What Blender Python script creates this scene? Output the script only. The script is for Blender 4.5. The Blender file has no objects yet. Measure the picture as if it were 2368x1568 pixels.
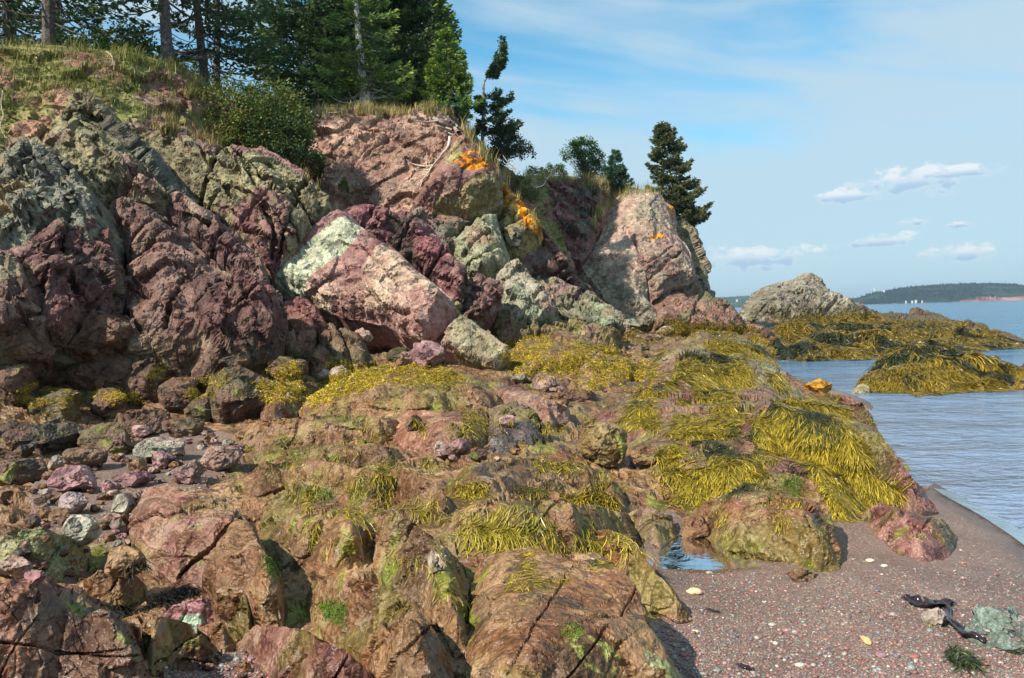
import bpy, math, random, time
import numpy as np
from mathutils import Vector, Matrix, geometry
from mathutils.bvhtree import BVHTree
T0 = time.time()
SC = bpy.context.scene
COL = SC.collection
R_ = np.random.RandomState(7)
random.seed(11)
HGT = 1.7
SEA = -0.36

# ------------------------------------------------------------------ camera
F_ = 1859.0; CX = 1184.0; CY = 784.0
pit = math.radians(1.88); rol = math.radians(1.55)
Fw = np.array([0, math.cos(pit), -math.sin(pit)])
R0 = np.array([1.0, 0, 0]); U0 = np.array([0, math.sin(pit), math.cos(pit)])
Rt = math.cos(rol)*R0 - math.sin(rol)*U0
Up = math.sin(rol)*R0 + math.cos(rol)*U0
CAMP = np.array([0, 0, HGT])
cd = bpy.data.cameras.new('camera'); cam = bpy.data.objects.new('camera', cd); COL.objects.link(cam)
cd.sensor_width = 36; cd.lens = 36*F_/2368; cd.clip_start = .05; cd.clip_end = 20000
m = Matrix.Identity(4)
for i in range(3):
    m[i][0] = Rt[i]; m[i][1] = Up[i]; m[i][2] = -Fw[i]; m[i][3] = CAMP[i]
cam.matrix_world = m
SC.camera = cam

def rays(v):
    v = np.atleast_2d(np.asarray(v, float))
    d = Fw[None]*F_ + Rt[None]*(v[:, 0:1]-CX) - Up[None]*(v[:, 1:2]-CY)
    return d/d[:, 1:2]
def at(vx, vy, Y):
    return CAMP + rays([(vx, vy)])[0]*Y
def proj(P):
    q = P-CAMP[None]
    w = np.maximum(q@Fw, 1e-3)
    return np.stack([CX+F_*(q@Rt)/w, CY-F_*(q@Up)/w], 1)

# ------------------------------------------------------------------ noise
def h3(ix, iy, iz, s):
    with np.errstate(over='ignore'):
        h = (ix.astype(np.int64)*374761393 + iy.astype(np.int64)*668265263 + iz.astype(np.int64)*2147483647 + s*144665) & 0xffffffff
        h = ((h ^ (h >> 13))*1274126177) & 0xffffffff
        h = ((h ^ (h >> 16))*2246822519) & 0xffffffff
        h = h ^ (h >> 15)
    return (h & 0xffffff)/float(0xffffff)
def vnoise(P, seed=0):
    i = np.floor(P).astype(np.int64); f = P-i; f = f*f*f*(f*(f*6-15)+10)
    r = 0
    for a in (0, 1):
        for b in (0, 1):
            for c in (0, 1):
                w = (f[:, 0] if a else 1-f[:, 0])*(f[:, 1] if b else 1-f[:, 1])*(f[:, 2] if c else 1-f[:, 2])
                r = r + w*h3(i[:, 0]+a, i[:, 1]+b, i[:, 2]+c, seed)
    return r*2-1
def fbm(P, s, o=4, seed=0, g=.5):
    r = 0; a = 1; t = 0
    for k in range(o):
        r = r+a*vnoise(P/s+k*17.3, seed+k); t += a; a *= g; s *= .5
    return r/t
def ridged(P, s, o=4, seed=0, g=.5):
    r = 0; a = 1; t = 0
    for k in range(o):
        r = r+a*(1-2*np.abs(vnoise(P/s+k*9.1, seed+k))); t += a; a *= g; s *= .5
    return r/t
def vor(P, seed=0):
    i = np.floor(P).astype(np.int64); n = len(P)
    b1 = np.full(n, 9e9); b2 = np.full(n, 9e9); vec = np.zeros((n, 3)); cid = np.zeros((n, 3), np.int64)
    for a in (-1, 0, 1):
        for b in (-1, 0, 1):
            for c in (-1, 0, 1):
                j = i+np.array([a, b, c])
                fp = j+np.stack([h3(j[:, 0], j[:, 1], j[:, 2], seed+k) for k in (1, 2, 3)], 1)
                dv = P-fp; d = (dv**2).sum(1)
                k = d < b1
                b2 = np.where(k, b1, np.minimum(b2, d))
                b1 = np.where(k, d, b1); vec[k] = dv[k]; cid[k] = j[k]
    return np.sqrt(b1), np.sqrt(b2), vec, cid
def facet(P, sc, seed=0, tilt=.8, crack=.5, axes=None, off=.5):
    """broken-plate relief; sc = cell sizes along the three axes"""
    Q = P if axes is None else P@axes.T
    Q = Q+.10*np.mean(sc)*np.stack([vnoise(P/np.mean(sc)*1.7+k*31, seed+k) for k in range(3)], 1)
    Q = Q/np.asarray(sc, float)
    f1, f2, v, c = vor(Q, seed)
    r = [h3(c[:, 0], c[:, 1], c[:, 2], seed+10+k)*2-1 for k in range(4)]
    h = off*r[0]+tilt*(r[1]*v[:, 0]+r[2]*v[:, 1]+r[3]*v[:, 2])
    e = np.clip((f2-f1)/.07, 0, 1)
    return h-crack*(1-e)**2, r[0], e
def axes_from(dx, dn):
    a = np.array(dx, float); a /= np.linalg.norm(a)
    n = np.array(dn, float); n -= a*(n@a); n /= np.linalg.norm(n)
    return np.stack([a, np.cross(n, a), n])
def smooth(a, b, x):
    t = np.clip((x-a)/(b-a), 0, 1); return t*t*(3-2*t)
def inpoly(pts, poly):
    x, y = pts[:, 0], pts[:, 1]; r = np.zeros(len(pts), bool); n = len(poly)
    for i in range(n):
        x0, y0 = poly[i]; x1, y1 = poly[(i+1) % n]
        if y0 == y1: continue
        k = ((y0 > y) != (y1 > y)) & (x < (x1-x0)*(y-y0)/(y1-y0)+x0)
        r ^= k
    return r
def segdist(pts, poly, closed=True):
    d = np.full(len(pts), 9e9); n = len(poly)
    for i in range(n if closed else n-1):
        a = np.array(poly[i], float); b = np.array(poly[(i+1) % n], float)
        ab = b-a; t = np.clip(((pts-a)@ab)/(ab@ab+1e-9), 0, 1)
        d = np.minimum(d, np.hypot(*(pts-a-t[:, None]*ab).T))
    return d

# ------------------------------------------------------------------ objects
def tag(o, label=None, cat=None, group=None, kind=None):
    if label: o['label'] = label
    if cat: o['category'] = cat
    if group: o['group'] = group
    if kind: o['kind'] = kind
    return o
def empty(name, loc, label=None, cat=None, group=None):
    o = bpy.data.objects.new(name, None); COL.objects.link(o); o.location = loc
    o.empty_display_size = .1
    return tag(o, label, cat, group)
def meshobj(name, V, Fc, mat, col=None, parent=None, sm=False, wet=None):
    """V (n,3); Fc = array (m,k) or list of arrays; col (n,3)"""
    me = bpy.data.meshes.new(name)
    V = np.asarray(V, np.float32)
    if not isinstance(Fc, list): Fc = [Fc]
    Fc = [np.asarray(f, np.int32) for f in Fc if len(f)]
    loops = np.concatenate([f.ravel() for f in Fc])
    tot = np.concatenate([np.full(len(f), f.shape[1], np.int32) for f in Fc])
    st = np.concatenate([[0], np.cumsum(tot)[:-1]]).astype(np.int32)
    me.vertices.add(len(V)); me.vertices.foreach_set('co', V.ravel())
    me.loops.add(len(loops)); me.loops.foreach_set('vertex_index', loops)
    me.polygons.add(len(tot)); me.polygons.foreach_set('loop_start', st); me.polygons.foreach_set('loop_total', tot)
    me.polygons.foreach_set('use_smooth', np.full(len(tot), bool(sm)))
    me.update(calc_edges=True); me.validate()
    if col is not None:
        a = me.color_attributes.new('Col', 'FLOAT_COLOR', 'POINT')
        c = np.ones((len(V), 4), np.float32); c[:, :3] = col
        if wet is not None: c[:, 3] = wet
        a.data.foreach_set('color', c.ravel())
    me.materials.append(mat)
    o = bpy.data.objects.new(name, me); COL.objects.link(o)
    if parent is not None: o.parent = parent
    return o

# ------------------------------------------------------------------ materials
class N:
    def __init__(s, nt): s.nt = nt
    def __call__(s, t, **kw):
        n = s.nt.nodes.new(t)
        for k, v in kw.items():
            if k.startswith('i_'):
                key = k[2:]
                key = int(key) if key.isdigit() else key.replace('_', ' ')
                if isinstance(v, bpy.types.NodeSocket): s.nt.links.new(v, n.inputs[key])
                else: n.inputs[key].default_value = v
            else: setattr(n, k, v)
        return n
def newmat(name):
    mt = bpy.data.materials.new(name); mt.use_nodes = True; nt = mt.node_tree
    for n in list(nt.nodes): nt.nodes.remove(n)
    g = N(nt); out = g('ShaderNodeOutputMaterial'); b = g('ShaderNodeBsdfPrincipled')
    nt.links.new(b.outputs[0], out.inputs[0])
    return mt, g, b, nt, out
def math_(g, op, a, b=None, c=None):
    kw = {'i_0': a}
    if b is not None: kw['i_1'] = b
    if c is not None: kw['i_2'] = c
    return g('ShaderNodeMath', operation=op, **kw).outputs[0]
def ramp(g, fac, a, b, lo=0., hi=1.):
    n = g('ShaderNodeMapRange', i_0=fac, i_1=a, i_2=b, i_3=lo, i_4=hi); n.interpolation_type = 'SMOOTHSTEP'
    return n.outputs[0]
def mixc(g, f, a, b, mode='MIX'):
    n = g('ShaderNodeMix', data_type='RGBA', blend_type=mode)
    for k, v in ((0, f), (6, a), (7, b)):
        if isinstance(v, bpy.types.NodeSocket): g.nt.links.new(v, n.inputs[k])
        else: n.inputs[k].default_value = v
    return n.outputs[2]
def rock_mat(name, detail=1.0, bump=.5, size=1.0, gravel=0.):
    mt, g, b, nt, out = newmat(name)
    at_ = g('ShaderNodeAttribute', attribute_name='Col')
    geo = g('ShaderNodeNewGeometry'); P = geo.outputs['Position']
    n1 = g('ShaderNodeTexNoise', i_Vector=P, i_Scale=3.2/size, i_Detail=4., i_Roughness=.66)
    n2 = g('ShaderNodeTexNoise', i_Vector=P, i_Scale=23./size, i_Detail=3., i_Roughness=.7)
    n3 = g('ShaderNodeTexNoise', i_Vector=P, i_Scale=90./size, i_Detail=1., i_Roughness=.6)
    f1 = ramp(g, n1.outputs[0], .3, .7, .68, 1.3)
    f2 = ramp(g, n2.outputs[0], .3, .7, .68, 1.3)
    f = math_(g, 'MULTIPLY', f1, f2)
    c = mixc(g, 1.0, at_.outputs['Color'], f, 'MULTIPLY')
    hs = g('ShaderNodeHueSaturation', i_Color=c)
    nt.links.new(ramp(g, n1.outputs[0], .3, .7, .488, .512), hs.inputs['Hue'])
    nt.links.new(ramp(g, n1.outputs[0], .3, .7, 1.2, 1.0), hs.inputs['Saturation'])
    c = hs.outputs[0]
    # pale mineral / barnacle flecks
    fl = ramp(g, n3.outputs[0], .66, .74, 0., .38)
    c = mixc(g, fl, c, (.42, .36, .30, 1))
    nt.links.new(c, b.inputs['Base Color'])
    r = g('ShaderNodeMapRange', i_0=at_.outputs['Alpha'], i_3=.82, i_4=.36).outputs[0]
    r = math_(g, 'ADD', r, ramp(g, n2.outputs[0], .3, .7, -.1, .16))
    nt.links.new(r, b.inputs['Roughness'])
    b.inputs['Specular IOR Level'].default_value = .45
    h = math_(g, 'ADD', math_(g, 'MULTIPLY', n2.outputs[0], .30*size), math_(g, 'MULTIPLY', n3.outputs[0], .05*size))
    h = math_(g, 'ADD', h, math_(g, 'MULTIPLY', n1.outputs[0], 1.2*size))
    wv = g('ShaderNodeVectorMath', operation='MULTIPLY_ADD', i_0=n1.outputs['Color'], i_1=(.25*size,)*3, i_2=P).outputs[0]
    for sc2, am in ((10., 2.6),):
        vc = g('ShaderNodeTexVoronoi', i_Vector=wv, i_Scale=sc2/size)
        dl = g('ShaderNodeVectorMath', operation='SUBTRACT', i_0=wv, i_1=vc.outputs['Position']).outputs[0]
        tl = g('ShaderNodeVectorMath', operation='SUBTRACT', i_0=vc.outputs['Color'], i_1=(.5, .5, .5)).outputs[0]
        dp = g('ShaderNodeVectorMath', operation='DOT_PRODUCT', i_0=dl, i_1=tl).outputs['Value']
        h = math_(g, 'ADD', h, math_(g, 'MULTIPLY', dp, am*9.))
    bp = g('ShaderNodeBump', i_Strength=bump, i_Distance=.09*detail, i_Height=h)
    nt.links.new(bp.outputs[0], b.inputs['Normal'])
    return mt
M_ROCK = rock_mat('rock_surface', 1., .75)
M_FAR = rock_mat('distant_rock_surface', 2., .7, 2.)
M_GROUND = rock_mat('shore_ground', 1., .75)

def attr_mat(name, rough=.6, trans=0., spec=.3, noise=.35, scale=30., bump=0.):
    mt, g, b, nt, out = newmat(name)
    a = g('ShaderNodeAttribute', attribute_name='Col')
    geo = g('ShaderNodeNewGeometry')
    n = g('ShaderNodeTexNoise', i_Vector=geo.outputs['Position'], i_Scale=scale, i_Detail=4.)
    c = mixc(g, 1., a.outputs['Color'], ramp(g, n.outputs[0], .3, .7, 1-noise, 1+noise), 'MULTIPLY')
    nt.links.new(c, b.inputs['Base Color']); b.inputs['Roughness'].default_value = rough
    b.inputs['Specular IOR Level'].default_value = spec
    if bump:
        bp = g('ShaderNodeBump', i_Strength=bump, i_Distance=.02, i_Height=n.outputs[0]); nt.links.new(bp.outputs[0], b.inputs['Normal'])
    if trans:
        tr = g('ShaderNodeBsdfTranslucent', i_Color=c)
        mx = g('ShaderNodeMixShader', i_0=trans, i_1=b.outputs[0], i_2=tr.outputs[0])
        nt.links.new(mx.outputs[0], out.inputs[0])
    return mt
M_WEED = attr_mat('wet_seaweed', .34, .15, .5, .3, 40.)
M_NEEDLE = attr_mat('spruce_needles', .6, .2, .25, .35, 6.)
M_LEAF = attr_mat('leaves', .5, .3, .35, .3, 5.)
M_GRASS = attr_mat('grass_blades', .7, .3, .2, .25, 8.)
M_BARK = attr_mat('bark', .9, 0, .2, .45, 18., .8)
M_WOOD = attr_mat('weathered_wood', .8, 0, .2, .4, 35., .6)
M_PEB = attr_mat('pebbles', .45, 0, .5, .3, 120.)
M_KELP = attr_mat('wet_kelp', .16, 0, .6, .3, 20., .4)
M_FOREST = attr_mat('distant_forest', .9, 0, .1, .45, .06)
M_PAINT = attr_mat('painted_wall', .7, 0, .3, .05, .5)

# ------------------------------------------------------------------ ground height
def zpt(vx, vy, z):
    d = rays([(vx, vy)])[0]; t = (z-HGT)/d[2]; return CAMP+d*t
GP = []
for a in [(-200, 1750, .42), (0, 1568, .40), (0, 1300, .30), (0, 1100, .35), (-400, 1200, .5), (300, 1568, .16), (300, 1300, .2), (300, 1100, .3),
          (300, 960, .5), (0, 980, .6), (600, 1568, .10), (600, 1400, .06), (600, 1250, .15), (600, 1100, .28), (600, 960, .5),
          (900, 1700, .12), (900, 1568, .2), (900, 1300, .28), (900, 1100, .35), (900, 960, .5), (1200, 1568, .22), (1200, 1400, .28), (1200, 1200, .32),
          (1200, 1000, .45), (1200, 900, .6), (1500, 1750, 0.), (1500, 1568, .0), (1530, 1420, .0), (1540, 1290, -.03), (1500, 1150, .10), (1500, 1000, .28), (1500, 910, .42),
          (1800, 1750, 0), (1800, 1568, 0), (1800, 1350, 0), (1800, 1200, .0), (1800, 1050, .0), (1750, 950, .12), (2100, 1700, .02), (2100, 1568, 0),
          (2100, 1300, -.04), (2130, 1180, -.14), (2368, 1568, -.01), (2368, 1400, -.13), (2368, 1290, -.3), (2368, 1236, -.37), (2170, 1140, -.33),
          (2368, 1150, -.55), (2300, 1060, -.8), (2050, 1000, -.5), (2700, 1500, -.35), (2700, 1800, -.1), (2900, 1300, -.8), (1880, 905, -.7), (1850, 872, -.7), (1960, 850, -.8), (1840, 848, -.6), (2050, 870, -.8), (1960, 912, -.8), (2100, 935, -.9), (-300, 2600, .4), (1184, 2800, .1), (2600, 2800, .02)]:
    GP.append(zpt(*a))
for a in [(600, 860, 13.), (900, 850, 13.3), (900, 790, 15.5), (1200, 800, 17), (1350, 790, 20), (1500, 800, 20), (1500, 770, 27), (300, 830, 12), (0, 820, 11.5),
          (1700, 752, 36), (1650, 800, 21), (1760, 760, 34), (1740, 850, 16.5), (1800, 745, 42)]:
    GP.append(at(*a))
for a in [(14, 22, -.9), (30, 30, -1.), (30, 60, -1.2), (60, 40, -1.2), (14, 30, -.7), (60, 110, -1.3), (20, 100, -.8), (0, 120, 1.), (-60, 60, 1.5), (-60, 10, 1.), (-15, 8, .9), (-8, -6, .5), (0, -6, .1), (8, -6, 0), (30, -6, -1.2), (20, 8, -1.), (120, 60, -1.3), (-60, 140, 1), (-10, 20, 1.4), (-3, 24, 1.4)]:
    GP.append(np.array(a, float))
GP = np.array(GP)
# work in (x/y-like, log) compressed plan coordinates so near and far weigh alike
def comp(x, y):
    r = np.sqrt(x*x+(y+9)**2); return np.stack([np.arctan2(x, y+9)*6, np.log(r)*4.5], 1)
def tps_fit(p, z, lam=.02):
    n = len(p); d = np.linalg.norm(p[:, None]-p[None], axis=2)
    K = np.where(d > 0, d, 0)**1+0*d  # biharmonic-like linear kernel: no overshoot
    A = np.zeros((n+3, n+3)); A[:n, :n] = -K+lam*np.eye(n)*-1; A[:n, n] = 1; A[:n, n+1:] = p; A[n, :n] = 1; A[n+1:, :n] = p.T
    return np.linalg.solve(A, np.concatenate([z, [0, 0, 0]]))
_cp = comp(GP[:, 0], GP[:, 1]); _w = tps_fit(_cp, GP[:, 2])
def G_raw(x, y):
    q = comp(x, y); r = np.zeros(len(x))
    for i in range(0, len(x), 20000):
        s = slice(i, i+20000); d = np.sqrt(((q[s, None]-_cp[None])**2).sum(2)+.01)
        r[s] = -d@_w[:len(_cp)]+_w[len(_cp)]+q[s]@_w[len(_cp)+1:]
    return r
# regular lookup grid in compressed coords
_u = np.linspace(-9.5, 9.5, 260); _v = np.linspace(math.log(2.5)*4.5, math.log(200)*4.5, 300)
_uu, _vv = np.meshgrid(_u, _v, indexing='ij')
_r = np.exp(_vv.ravel()/4.5); _a = _uu.ravel()/6
_GT = G_raw(_r*np.sin(_a), _r*np.cos(_a)-9).reshape(_uu.shape)
def Gz(x, y):
    q = comp(np.asarray(x, float), np.asarray(y, float))
    fu = np.clip((q[:, 0]-_u[0])/(_u[1]-_u[0]), 0, len(_u)-1.001); fv = np.clip((q[:, 1]-_v[0])/(_v[1]-_v[0]), 0, len(_v)-1.001)
    i = fu.astype(int); j = fv.astype(int); a = fu-i; b = fv-j
    return _GT[i, j]*(1-a)*(1-b)+_GT[i+1, j]*a*(1-b)+_GT[i, j+1]*(1-a)*b+_GT[i+1, j+1]*a*b
_YS = np.exp(np.linspace(math.log(1.2), math.log(140), 150))
def ground_hit(pts, off=0., rng=None):
    YS = _YS if rng is None else np.exp(np.linspace(math.log(rng[0]), math.log(rng[1]), 26))
    d = rays(pts); Y = np.full(len(d), 140.); done = np.zeros(len(d), bool); py = None; pd = None
    for y in YS:
        P = CAMP+d*y; df = P[:, 2]-(Gz(P[:, 0], P[:, 1])+off)
        if pd is not None:
            k = (~done) & (df <= 0)
            t = pd[k]/(pd[k]-df[k]+1e-9); Y[k] = py+(y-py)*np.clip(t, 0, 1); done |= k
            if done.all(): break
        py, pd = y, df
    if rng is not None: Y[~done] = rng[1]
    return CAMP+d*Y[:, None]
def vnormals(V, tr):
    fn = np.cross(V[tr[:, 1]]-V[tr[:, 0]], V[tr[:, 2]]-V[tr[:, 0]]); n = np.zeros_like(V)
    for k in range(3):
        for c in range(3): n[:, c] += np.bincount(tr[:, k], fn[:, c], len(V))
    return n/(np.linalg.norm(n, axis=1)[:, None]+1e-12)

# ------------------------------------------------------------------ palettes (linear albedo)
C = lambda *a: np.array(a, float)
PURPLE = C(.15, .092, .075); PURDK = C(.092, .058, .048); PINK = C(.36, .185, .175); OLIVE = C(.235, .19, .095); GREY = C(.27, .235, .18)
GREYDK = C(.13, .12, .09); BROWN = C(.20, .095, .062); BROWNDK = C(.105, .052, .038); SALMON = C(.38, .19, .125); SOIL = C(.28, .16, .11)
ALGDK = C(.075, .065, .026); MOSS = C(.155, .20, .018); PALEGRN = C(.40, .405, .29); GRNGREY = C(.23, .25, .17); ORANGE = C(.74, .29, .025)
REDD = C(.21, .055, .05); TAN = C(.34, .235, .165); OLVWET = C(.15, .13, .035)
PEDGE = []

def noisecol(P, cols, seed, sc=1.0, ids=None):
    c0, c1, c2 = [np.asarray(c) for c in (cols+[cols[-1]]*3)[:3]]
    a = smooth(-.25, .3, fbm(P, 1.1*sc, 4, seed))[:, None]
    b = smooth(.05, .4, fbm(P, .7*sc, 4, seed+50))[:, None]
    c = c0*(1-a)+c1*a; c = c*(1-b)+c2*b
    if ids is not None: c = c*(1+.28*ids[:, None])
    return c

def tri_region(outline, spacing, jag, seed):
    rs = np.random.RandomState(seed)
    o = np.array(outline, float); n = len(o); pts = []
    for i in range(n):
        a, b = o[i], o[(i+1) % n]; k = max(1, int(np.hypot(*(b-a))/(spacing*1.1)))
        for j in range(k): pts.append(a+(b-a)*j/k)
    pts = np.array(pts)
    if jag:
        q = np.concatenate([pts, np.zeros((len(pts), 1))], 1)
        pts = pts+jag*np.stack([fbm(q, 34, 4, seed, .6), fbm(q, 34, 4, seed+9, .6)], 1)*2.2
    lo, hi = pts.min(0), pts.max(0)
    gx, gy = np.meshgrid(np.arange(lo[0], hi[0], spacing), np.arange(lo[1], hi[1], spacing*.88))
    gx = gx+(np.arange(gx.shape[0])[:, None] % 2)*spacing/2
    g = np.stack([gx.ravel(), gy.ravel()], 1); g += rs.uniform(-.28, .28, g.shape)*spacing
    g = g[inpoly(g, pts)]; g = g[segdist(g, pts) > spacing*.55]
    allp = np.concatenate([pts, g]); m_ = len(pts)
    ed = [(i, (i+1) % m_) for i in range(m_)]
    r = geometry.delaunay_2d_cdt([Vector(p) for p in allp.tolist()], ed, [], 1, 1e-4)
    return np.array([tuple(v) for v in r[0]]), np.array([f for f in r[2] if len(f) == 3], int), pts

ROCKS = []     # (V, tris) for the seaweed raycasts
def rock(name, label, cat, outline, base, lift, edge, cols, fac=((.8, .12), (.28, .05)), ax=None, rough=.03, thick=1.2, spacing=2.9,
         jag=3., seed=0, over=(), tide=None, wet=.0, moss=0., group=None, mat=None, nup=0., alg=0., elong=(2.1, 1., .7), cracks=(), hip=0.):
    p2, tr, bord = tri_region(outline, spacing, jag, seed)
    if hip: edge, lift = hip, lift*1.45
    elif base != 'G' and edge < 1.2: edge *= .75
    o_ = np.array(outline, float); rj = np.random.RandomState(seed+500); sz = np.sqrt(np.ptp(o_[:, 0])*np.ptp(o_[:, 1]))
    cracks = list(cracks); fl_ = base == 'G' or base[0] == 'G'
    for _ in range(0 if seed in (121, 450, 110, 111, 103) else int(np.clip(sz/(130 if fl_ else 50), 1, 6))):
        c0 = o_.mean(0)+rj.uniform(-.32, .32, 2)*np.ptp(o_, 0); an = math.radians(rj.choice([-48, 38, 62])+rj.uniform(-9, 9)) if not fl_ else math.radians(rj.choice([-40, -62, 8])+rj.uniform(-9, 9))
        l_ = sz*rj.uniform(.25, .6); dv_ = np.array([math.cos(an), -math.sin(an)*(-1 if fl_ else 1)])
        kk_ = rj.normal(size=2)*4; cracks.append(([c0-dv_*l_, c0+kk_*(3 if fl_ else 1), c0+dv_*l_], rj.uniform(2.4, 4.2), rj.uniform(.06, .16)*(.24 if fl_ else 1.)*(1+.02*sz if not fl_ else 1)/(1 if fl_ else 1.8)))
    isG = base == 'G' or (isinstance(base, tuple) and base[0] == 'G')
    e = np.sort(np.concatenate([tr[:, [0, 1]], tr[:, [1, 2]], tr[:, [2, 0]]]), 1)
    eu, cnt = np.unique(e, axis=0, return_counts=True); be = eu[cnt == 1]; bv = np.unique(be)
    def shape(P, flat, D=None):
        B = P[bv] if D is None else 0; w3 = 1.; pre = D is not None
        if not pre: D = np.zeros(len(P))
        for i in range(0, 0 if pre else len(P), 4000):
            D[i:i+4000] = np.sqrt((((P[i:i+4000, None]-B[None])*w3)**2).sum(2).min(1))
        D = D+edge*(.12 if hip else .2)*fbm(P, edge*.9, 3, seed+5)*(D > 0)
        t = np.clip(D/edge, 0, 1); prof = np.interp(t, [0, .28, .62, 1], [0, .55, .88, 1.]) if not hip else .22*np.clip(t*7, 0, 1)+.78*t
        f, r0, _ = facet(P, [fac[0][0]*q for q in elong], seed*3, axes=ax, tilt=.85 if flat else 1.25, crack=.25)
        h = lift*prof+fac[0][1]*f*((.15+.85*prof) if flat else (.35+.65*prof))
        if flat:
            xc, xh = (P[:, 0].max()+P[:, 0].min())/2, (P[:, 0].max()-P[:, 0].min())/2+1e-6
            h = h+lift*.4*prof*np.clip((P[:, 0]-xc)/xh, -1, 1)+fac[0][1]*.5*f*prof
        if rough: h = h+rough*fbm(P, rough*22, 3, seed+3, .6)*1.2*(.35+.65*prof)
        return D, t, prof, h, r0
    if isG:
        o0 = 0. if base == 'G' else base[1]; n = np.array([0, -.12, 1.]); n /= np.linalg.norm(n)
        Bq = ground_hit(bord[::2], o0); Bp = Bq[:, :2]
        lo, hi = Bp.min(0)-.02, Bp.max(0)+.02; nx_ = int(np.clip((hi[0]-lo[0])/.02, 40, 150)); ny_ = int(np.clip((hi[1]-lo[1])/.02, 40, 170))
        gx_, gy_ = np.meshgrid(np.linspace(lo[0], hi[0], nx_), np.linspace(lo[1], hi[1], ny_), indexing='ij')
        q_ = np.stack([gx_.ravel(), gy_.ravel(), 0*gx_.ravel()], 1); q_[:, 2] = Gz(q_[:, 0], q_[:, 1])
        Dg = np.zeros(len(q_))
        for i in range(0, len(q_), 3000): Dg[i:i+3000] = np.sqrt((((q_[i:i+3000, None, :2]-Bp[None])**2).sum(2)).min(1))
        Dg[~inpoly(q_[:, :2], Bp[::2].tolist())] = 0
        Dn, t, prof, hg, rg_ = shape(q_, True, Dg)
        hg = np.where(Dg > 0, np.maximum(hg, 0), 0).reshape(nx_, ny_)
        for _ in range(2): 
            k_ = np.pad(hg, 1, mode='edge'); hg = .4*hg+.15*(k_[2:, 1:-1]+k_[:-2, 1:-1]+k_[1:-1, 2:]+k_[1:-1, :-2])
        def gi(A, x, y):
            fx = np.clip((x-lo[0])/(hi[0]-lo[0])*(nx_-1), 0, nx_-1.001); fy = np.clip((y-lo[1])/(hi[1]-lo[1])*(ny_-1), 0, ny_-1.001)
            i = fx.astype(int); j = fy.astype(int); u = fx-i; v = fy-j
            ok = (x > lo[0]) & (x < hi[0]) & (y > lo[1]) & (y < hi[1])
            return ok*(A[i, j]*(1-u)*(1-v)+A[i+1, j]*u*(1-v)+A[i, j+1]*(1-u)*v+A[i+1, j+1]*u*v)
        d = rays(p2); y0, y1 = lo[1]*.93, hi[1]*1.02; YS = np.exp(np.linspace(math.log(y0), math.log(y1), 90)); Y = np.full(len(d), y1); done = np.zeros(len(d), bool); py_ = None
        fz = lambda yy: (HGT+d[:, 2]*yy)-(Gz(d[:, 0]*yy, np.zeros(len(d))+yy)+o0+gi(hg, d[:, 0]*yy, np.zeros(len(d))+yy))
        for yy in YS:
            df = fz(yy)
            if py_ is not None:
                k = (~done) & (df <= 0); Y[k] = py_+(yy-py_)*np.clip(pd_[k]/(pd_[k]-df[k]+1e-9), 0, 1); done |= k
            py_, pd_ = yy, df
        Yb = ground_hit(p2[bv], o0)[:, 1]; Y[bv] = np.minimum(Y[bv], Yb); Y[~done] = np.minimum(y1, Y[~done])
        V = CAMP+d*Y[:, None]
        D = gi(Dg.reshape(nx_, ny_), V[:, 0], V[:, 1])+.002; D[bv] = 0; prof = np.clip(D/edge, 0, 1); t = prof; r0 = gi(rg_.reshape(nx_, ny_), V[:, 0], V[:, 1]); P = V
    else:
        a, b_, c_ = [at(*q) for q in base]; n = np.cross(b_-a, c_-a); n /= np.linalg.norm(n)
        if n@(CAMP-a) < 0: n = -n
        d = rays(p2); tt = ((a-CAMP)@n)/(d@n); P = CAMP+d*tt[:, None]
        n = n+np.array([0, 0, nup]); n /= np.linalg.norm(n)
        D, t, prof, h, r0 = shape(P, False)
        for (pl, wpx, dep) in cracks:
            q = p2+3.5*np.stack([fbm(P, .5, 3, seed+41), fbm(P, .5, 3, seed+42)], 1)
            h = h-dep*np.clip(1-segdist(q, pl, False)/wpx, 0, 1)**.7
        ea, eb = eu[:, 0], eu[:, 1]; dg = np.bincount(ea, minlength=len(h))+np.bincount(eb, minlength=len(h))
        for _ in range(2): h = .6*h+.4*(np.bincount(ea, h[eb], len(h))+np.bincount(eb, h[ea], len(h)))/np.maximum(dg, 1)
        lat = .5*np.stack([fbm(P, .5, 3, seed+20+i) for i in range(3)], 1)*min(lift*.35, .12)*.35
        V = P+n*h[:, None]+lat*(t[:, None] > 0)
    # finer relief along the true normals of the shaped block
    ids = .6*r0; amp = .35+.65*prof
    sc_ = float(np.percentile(np.linalg.norm(V[eu[:, 0]]-V[eu[:, 1]], axis=1), 60))   # mesh spacing in metres
    q_ = .5 if isG else .9; fs_ = [(s_, a_*q_) for s_, a_ in fac[1:] if s_ > 3*sc_]
    if not isG: fs_.append((max(3.6*sc_, fac[-1][0]*.42), max(3.6*sc_, fac[-1][0]*.42)*.08))
    for k, (s, a) in enumerate(fs_):
        vn = vnormals(V, tr)
        if (vn@n).mean() < 0: vn = -vn
        f, r1, _ = facet(V, [s*elong[0], s*elong[1], s*elong[2]], seed*3+(k+1)*71, axes=ax, tilt=1.6, crack=.2, off=.35)
        hh = a*f*amp
        if k == len(fs_)-1:
            hh = hh+(.12 if isG else .22)*sc_*vnoise(V/(sc_*2.4), seed+6)+rough*(.3 if isG else .22)*ridged(V, rough*7, 3, seed+4)*amp
            if isG:
                for (pl, wpx, dep) in cracks: hh = hh-dep*np.clip(1-segdist(p2+16*np.stack([fbm(P, .35, 4, seed+41, .6), fbm(P, .35, 4, seed+42, .6)], 1), pl, False)/wpx, 0, 1)**.7
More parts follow.
